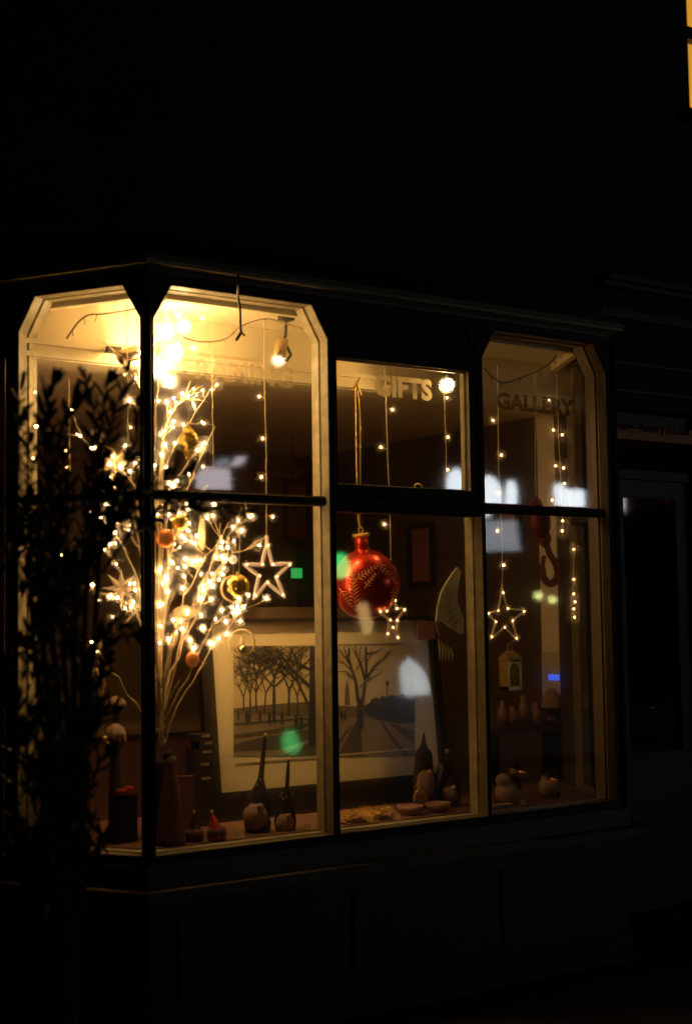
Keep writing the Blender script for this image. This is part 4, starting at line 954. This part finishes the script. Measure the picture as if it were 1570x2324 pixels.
for (xa, ya, xb, yb, lab) in ((640,1090,705,1230,'dim framed picture on the back wall, seen above the green sign'),(905,1150,985,1270,'dim framed picture on the back wall to the right of the giant bauble'),(1100,1020,1170,1120,'dim framed picture on the back wall behind the last pane'),(395,1010,470,1090,'dim framed picture on the back wall behind the upper twigs')):
    a_, b_ = at(xa, ya, 3.3), at(xb, yb, 3.3)
    t = thing('wall_picture', ((a_.x+b_.x)/2, 3.3, (a_.z+b_.z)/2), lab, 'picture', 'dim pictures on the back wall')
    mb = MB()
    for u, v_ in (((a_.x, 3.27, b_.z), (b_.x, 3.295, b_.z+.03)), ((a_.x, 3.27, a_.z-.03), (b_.x, 3.295, a_.z)), ((a_.x, 3.27, b_.z+.0305), (a_.x+.03, 3.295, a_.z-.0305)), ((b_.x-.03, 3.27, b_.z+.0305), (b_.x, 3.295, a_.z-.0305))): mb.box(u, v_)
    mb.build('frame', M_felt2, t)
    mb = MB(); mb.box((a_.x+.031, 3.28, b_.z+.031), (b_.x-.031, 3.29, a_.z-.031)); mb.build('canvas', M_pink, t)
    mb = MB(); mb.box((a_.x+.09, 3.278, b_.z+.09), (b_.x-.09, 3.2795, a_.z-.09)); mb.build('picture', M_ink3, t)
for (xa, ya, xb, yb, lab) in ((925,1190,985,1330,'dim framed picture on the brown side wall left of the carved wing'),(1120,1130,1180,1240,'dim framed picture on the side wall behind the bulb star')):
    a_, b_ = atx(xa, ya, 2.91), atx(xb, yb, 2.91)
    t = thing('wall_picture', (2.91, (a_.y+b_.y)/2, (a_.z+b_.z)/2), lab, 'picture', 'dim pictures on the side wall')
    y0, y1, z0, z1 = b_.y, a_.y, b_.z, a_.z
    mb = MB()
    for u, v_ in (((2.90, y0, z0), (2.929, y1, z0+.03)), ((2.90, y0, z1-.03), (2.929, y1, z1)), ((2.90, y0, z0+.0305), (2.929, y0+.03, z1-.0305)), ((2.90, y1-.03, z0+.0305), (2.929, y1, z1-.0305))): mb.box(u, v_)
    mb.build('frame', M_felt, t)
    mb = MB(); mb.box((2.915, y0+.031, z0+.031), (2.925, y1-.031, z1-.031)); mb.build('canvas', M_pink, t)
for (x, Y_, lab) in ((548, .12, 'little pale price tag standing left of the tallest gnome'), (700, .13, 'little pale price tag standing by the right jamb of the first front pane'), (905, .10, 'little pale price tag standing at the end of the gold tinsel'), (1190, .12, 'little pale price tag standing between the two snowmen')):
    p = at(x, 1880, Y_); mb = MB(); mb.prism([(p.x-.016, Y_, BED), (p.x+.016, Y_, BED), (p.x+.016, Y_+.012, BED+.022), (p.x-.016, Y_+.012, BED+.022)], (0, .0015, .001))
    tag(mb.build('price_tag', M_snow), lab, 'price tag', 'small price tags on the display bed')
# stool with cloche and clutter in the last pane
p = at(1200, 1655, .85); t = thing('wooden_shelf', (p.x, .85, BED), 'low dark shelf unit behind the snowmen', 'shelf')
mb = MB(); mb.box((at(1125,1660,.8).x, .8, at(1150,1652,.8).z-.035), (at(1275,1660,.8).x, .94, at(1150,1652,.8).z)); mb.build('shelf_board', M_felt2, t)
mb = MB(); mb.box((at(1128,1660,.8).x, .81, BED), (at(1135,1660,.8).x, .93, at(1150,1652,.8).z-.0355)); mb.build('side_panel', M_felt, t)
mb = MB(); mb.box((at(1266,1660,.8).x, .81, BED), (at(1273,1660,.8).x, .93, at(1150,1652,.8).z-.0355)); mb.build('side_panel', M_felt, t)
zsf = at(1150,1652,.8).z
g = at(1252, 1640, .84); g.z = zsf; t = thing('hooded_figure', g, 'brown dome-capped figure on the shelf under the blue screen', 'figure')
hz = at(1252, 1612, .84).z - zsf
mb = MB(); mb.lathe([(.045,0),(.04,hz*.5),(.025,hz)], g, n=18); mb.build('body', M_felt2, t, True)
mb = MB(); mb.lathe([(.062,0),(.060,.014),(.046,.07),(.022,.11),(0,.118)], g+V((0,0,hz)), n=22); mb.build('cap', M_beard, t, True)
mb = MB(); mb.lathe([(.066,-.004),(.070,.006),(.066,.016)], g+V((0,0,hz)), n=22); mb.build('brim', M_felt, t, True)
random.seed(9)
labs = ['small reddish pot at the left end of the shelf', 'small reddish pot second along the shelf', 'small reddish pot in the middle of the shelf', 'small reddish pot next to the dome-capped figure']
for i, (x, hgt, r) in enumerate(((1140,60,.028),(1162,46,.034),(1188,70,.03),(1214,52,.034))):
    g = at(x, 1650, .86); g.z = zsf; H = px(hgt, 7.4)
    mb = MB(); mb.lathe([(r*.7,0),(r,H*.35),(r*.8,H*.7),(r*.4,H*.8),(r*.5,H)], g, n=16, wob=.03); tag(mb.build('pot', M_pot, None, True), labs[i], 'pot', 'small pots on the shelf')

# ------------------------------------------------------------------ foreground shrub
random.seed(21)
SB = atd(150, 2000, 4.0); SB.z = 0
shrub = thing('shrub', SB, 'dark leafy evergreen shrub silhouetted before the canted pane', 'shrub')
fo = MB(); stm = MB()
def leaf(p, d, L, w):
    d = V(d).normalized(); s_ = d.cross(V((rnd()-.5, rnd()-.5, rnd()-.5)).normalized())
    if s_.length < .1: s_ = d.orthogonal()
    s_ = s_.normalized()*w; n_ = d.cross(s_).normalized()*(L*.06)
    fo.add([p, p+d*L*.3+s_*.8-n_, p+d*L*.68+s_*.7-n_, p+d*L, p+d*L*.68-s_*.7-n_, p+d*L*.3-s_*.8-n_, p+d*L*.5+n_*.4], [(0,1,6),(1,2,6),(2,3,6),(3,4,6),(4,5,6),(5,0,6)])
def sprig(pts, D, r=.0035, dens=1., L=.05):
    P = smooth([atd(x, y, D+dd) for x, y, dd in [(q[0], q[1], q[2] if len(q) > 2 else 0) for q in pts]], 3)
    tot = sum((P[i]-P[i-1]).length for i in range(1, len(P)))
    stm.tube(P, [r*(1-.6*i/len(P)) for i in range(len(P))], 5)
    acc = 0.; nx_ = .0; ph = rnd()*6
    for i in range(1, len(P)):
        t_ = (P[i]-P[i-1]); l_ = t_.length; t_.normalize(); u_ = t_.orthogonal().normalized(); w_ = t_.cross(u_)
        while acc + l_ > nx_:
            q = P[i-1] + t_*(nx_-acc)
            if nx_ > tot*.22:
                ph += 2.4; d = t_*(.75+.3*rnd()) + (u_*math.cos(ph)+w_*math.sin(ph))*(.75+.3*rnd()) + V((0,0,.25))
                leaf(q, d, L*(.7+.5*rnd()), .0078+.002*rnd())
            nx_ += .016/dens*(.7+.6*rnd())
        acc += l_
    for k in range(4): leaf(P[-1], (P[-1]-P[-2]).normalized() + V((rnd()-.5, rnd()-.5, rnd()-.3))*.9, L*.9, .0085)
for s in ([(150,1500),(120,1200),(100,1000),(105,900),(118,868)], [(150,1400),(118,1080),(108,960),(112,905)], [(160,1400),(150,1100),(150,980),(168,920)], [(180,1400),(195,1150),(215,980),(208,905),(196,862)], [(190,1400),(215,1100),(232,960),(238,900),(248,868)],
          [(200,1300),(240,1040),(262,930),(280,885),(290,850)], [(60,1300),(45,1050),(44,930),(50,880)], [(75,1250),(70,1050),(62,960)], [(210,1300),(270,1100),(305,1010),(318,930)], [(220,1250),(300,1120),(360,1100),(395,1082),(425,1075)],
          [(230,1300),(330,1180),(440,1150),(500,1160),(548,1162)], [(230,1260),(290,1130),(340,1100),(372,1090)], [(200,1350),(240,1210),(290,1170),(330,1190)], [(200,1500),(240,1430),(280,1415),(318,1432)], [(190,1500),(230,1440),(262,1430),(300,1445)], [(180,1400),(215,1230),(232,1150),(240,1120)],
          [(190,1600),(225,1540),(240,1500),(245,1470)], [(230,1220),(320,1130),(372,1125),(420,1140)],[(200,1300),(250,1180),(270,1120)],[(150,1200),(130,1020),(150,950),(175,905)]):
    sprig(s, 4.0+(rnd()-.5)*.5, dens=1.35, L=.056)
# body of the shrub: many short upright sprigs, thinning out towards the window
k = 0
while k < 78:
    x = 15+rnd()*265; y = 1120+rnd()*900
    edge = 175 + 30*math.sin(y*.021+1)
    if y > 1560: edge = 205
    pr = 1. if x < edge else max(.0, .5-(x-edge)/90)
    if y < 1250: pr *= .55
    if x < 50: pr *= .5
    if rnd() > pr: continue
    h = 60+rnd()*75; lx = (rnd()-.42)*150
    sprig([(x-lx*.5, y+h), (x, y+h*.5), (x+lx*.4, y), (x+lx, y-h*.45)], 4.0+(rnd()-.5)*.8, dens=1.5, L=.056); k += 1
n = 0
while n < 800:
    x = 55+rnd()*125; y = 1330+rnd()*760
    if y < 1620 and rnd() < .6: continue
    h = math.sin(x*.11+y*.031)+math.sin(x*.047-y*.083+2)+math.sin(y*.05+x*.02)
    if h > .6 and y < 1640: continue
    if y > 1640: x += 25
    p = atd(x, y, 4.0+(rnd()-.5)*.8)
    leaf(p, (rnd()-.5, rnd()-.5, .5+rnd()), .036+.018*rnd(), .007+.003*rnd()); n += 1
for k in range(7):
    stm.tube(smooth([SB+V((rnd()*.1-.05, rnd()*.1-.05, 0)), atd(140+k*8, 1850, 4.0), atd(80+k*22, 1500, 4.0+(rnd()-.5)*.4), atd(70+k*26, 1250, 4.0+(rnd()-.5)*.4)], 4), [.012]*5+[.008]*8, 6)
fo.build('foliage', M_leaf, shrub); stm.build('stem', M_stem, shrub, True)

# ------------------------------------------------------------------ camera, world, light
sc = bpy.context.scene
cam = bpy.data.cameras.new('camera'); co = bpy.data.objects.new('camera', cam); col.objects.link(co)
Mx = Matrix((( rt.x, up.x, -fw.x), (rt.y, up.y, -fw.y), (rt.z, up.z, -fw.z))).to_4x4(); Mx.translation = CAM
co.matrix_world = Mx
cam.sensor_fit = 'VERTICAL'; cam.sensor_height = 36; cam.lens = 5771.6/4096*36
cam.clip_start = .05; cam.clip_end = 1000
cam.dof.use_dof = True; cam.dof.focus_distance = 6.7; cam.dof.aperture_fstop = 1.5; cam.dof.aperture_blades = 8
sc.camera = co
w = bpy.data.worlds.new('World'); sc.world = w; w.use_nodes = True; nt = w.node_tree
bg = nt.nodes['Background']; sk = nt.nodes.new('ShaderNodeTexSky'); sk.sky_type = 'NISHITA'; sk.sun_disc = False
sk.sun_elevation = math.radians(1.0); sk.sun_rotation = math.radians(200)
nt.links.new(sk.outputs[0], bg.inputs[0]); bg.inputs[1].default_value = .0003
sun = bpy.data.lights.new('moon', 'SUN'); sun.energy = .0008; sun.angle = math.radians(10); sun.color = (1, .8, .7)
so = bpy.data.objects.new('moon', sun); so.rotation_euler = (math.radians(60), 0, math.radians(-20)); col.objects.link(so)
sc.view_settings.view_transform = 'Standard'; sc.view_settings.look = 'None'; sc.view_settings.exposure = 0; sc.view_settings.gamma = 1
sc.render.engine = 'CYCLES'; sc.cycles.use_denoising = True; sc.cycles.max_bounces = 8; sc.cycles.transparent_max_bounces = 16
sc.cycles.use_light_tree = True; sc.cycles.sample_clamp_indirect = 6
sc.cycles.caustics_reflective = True
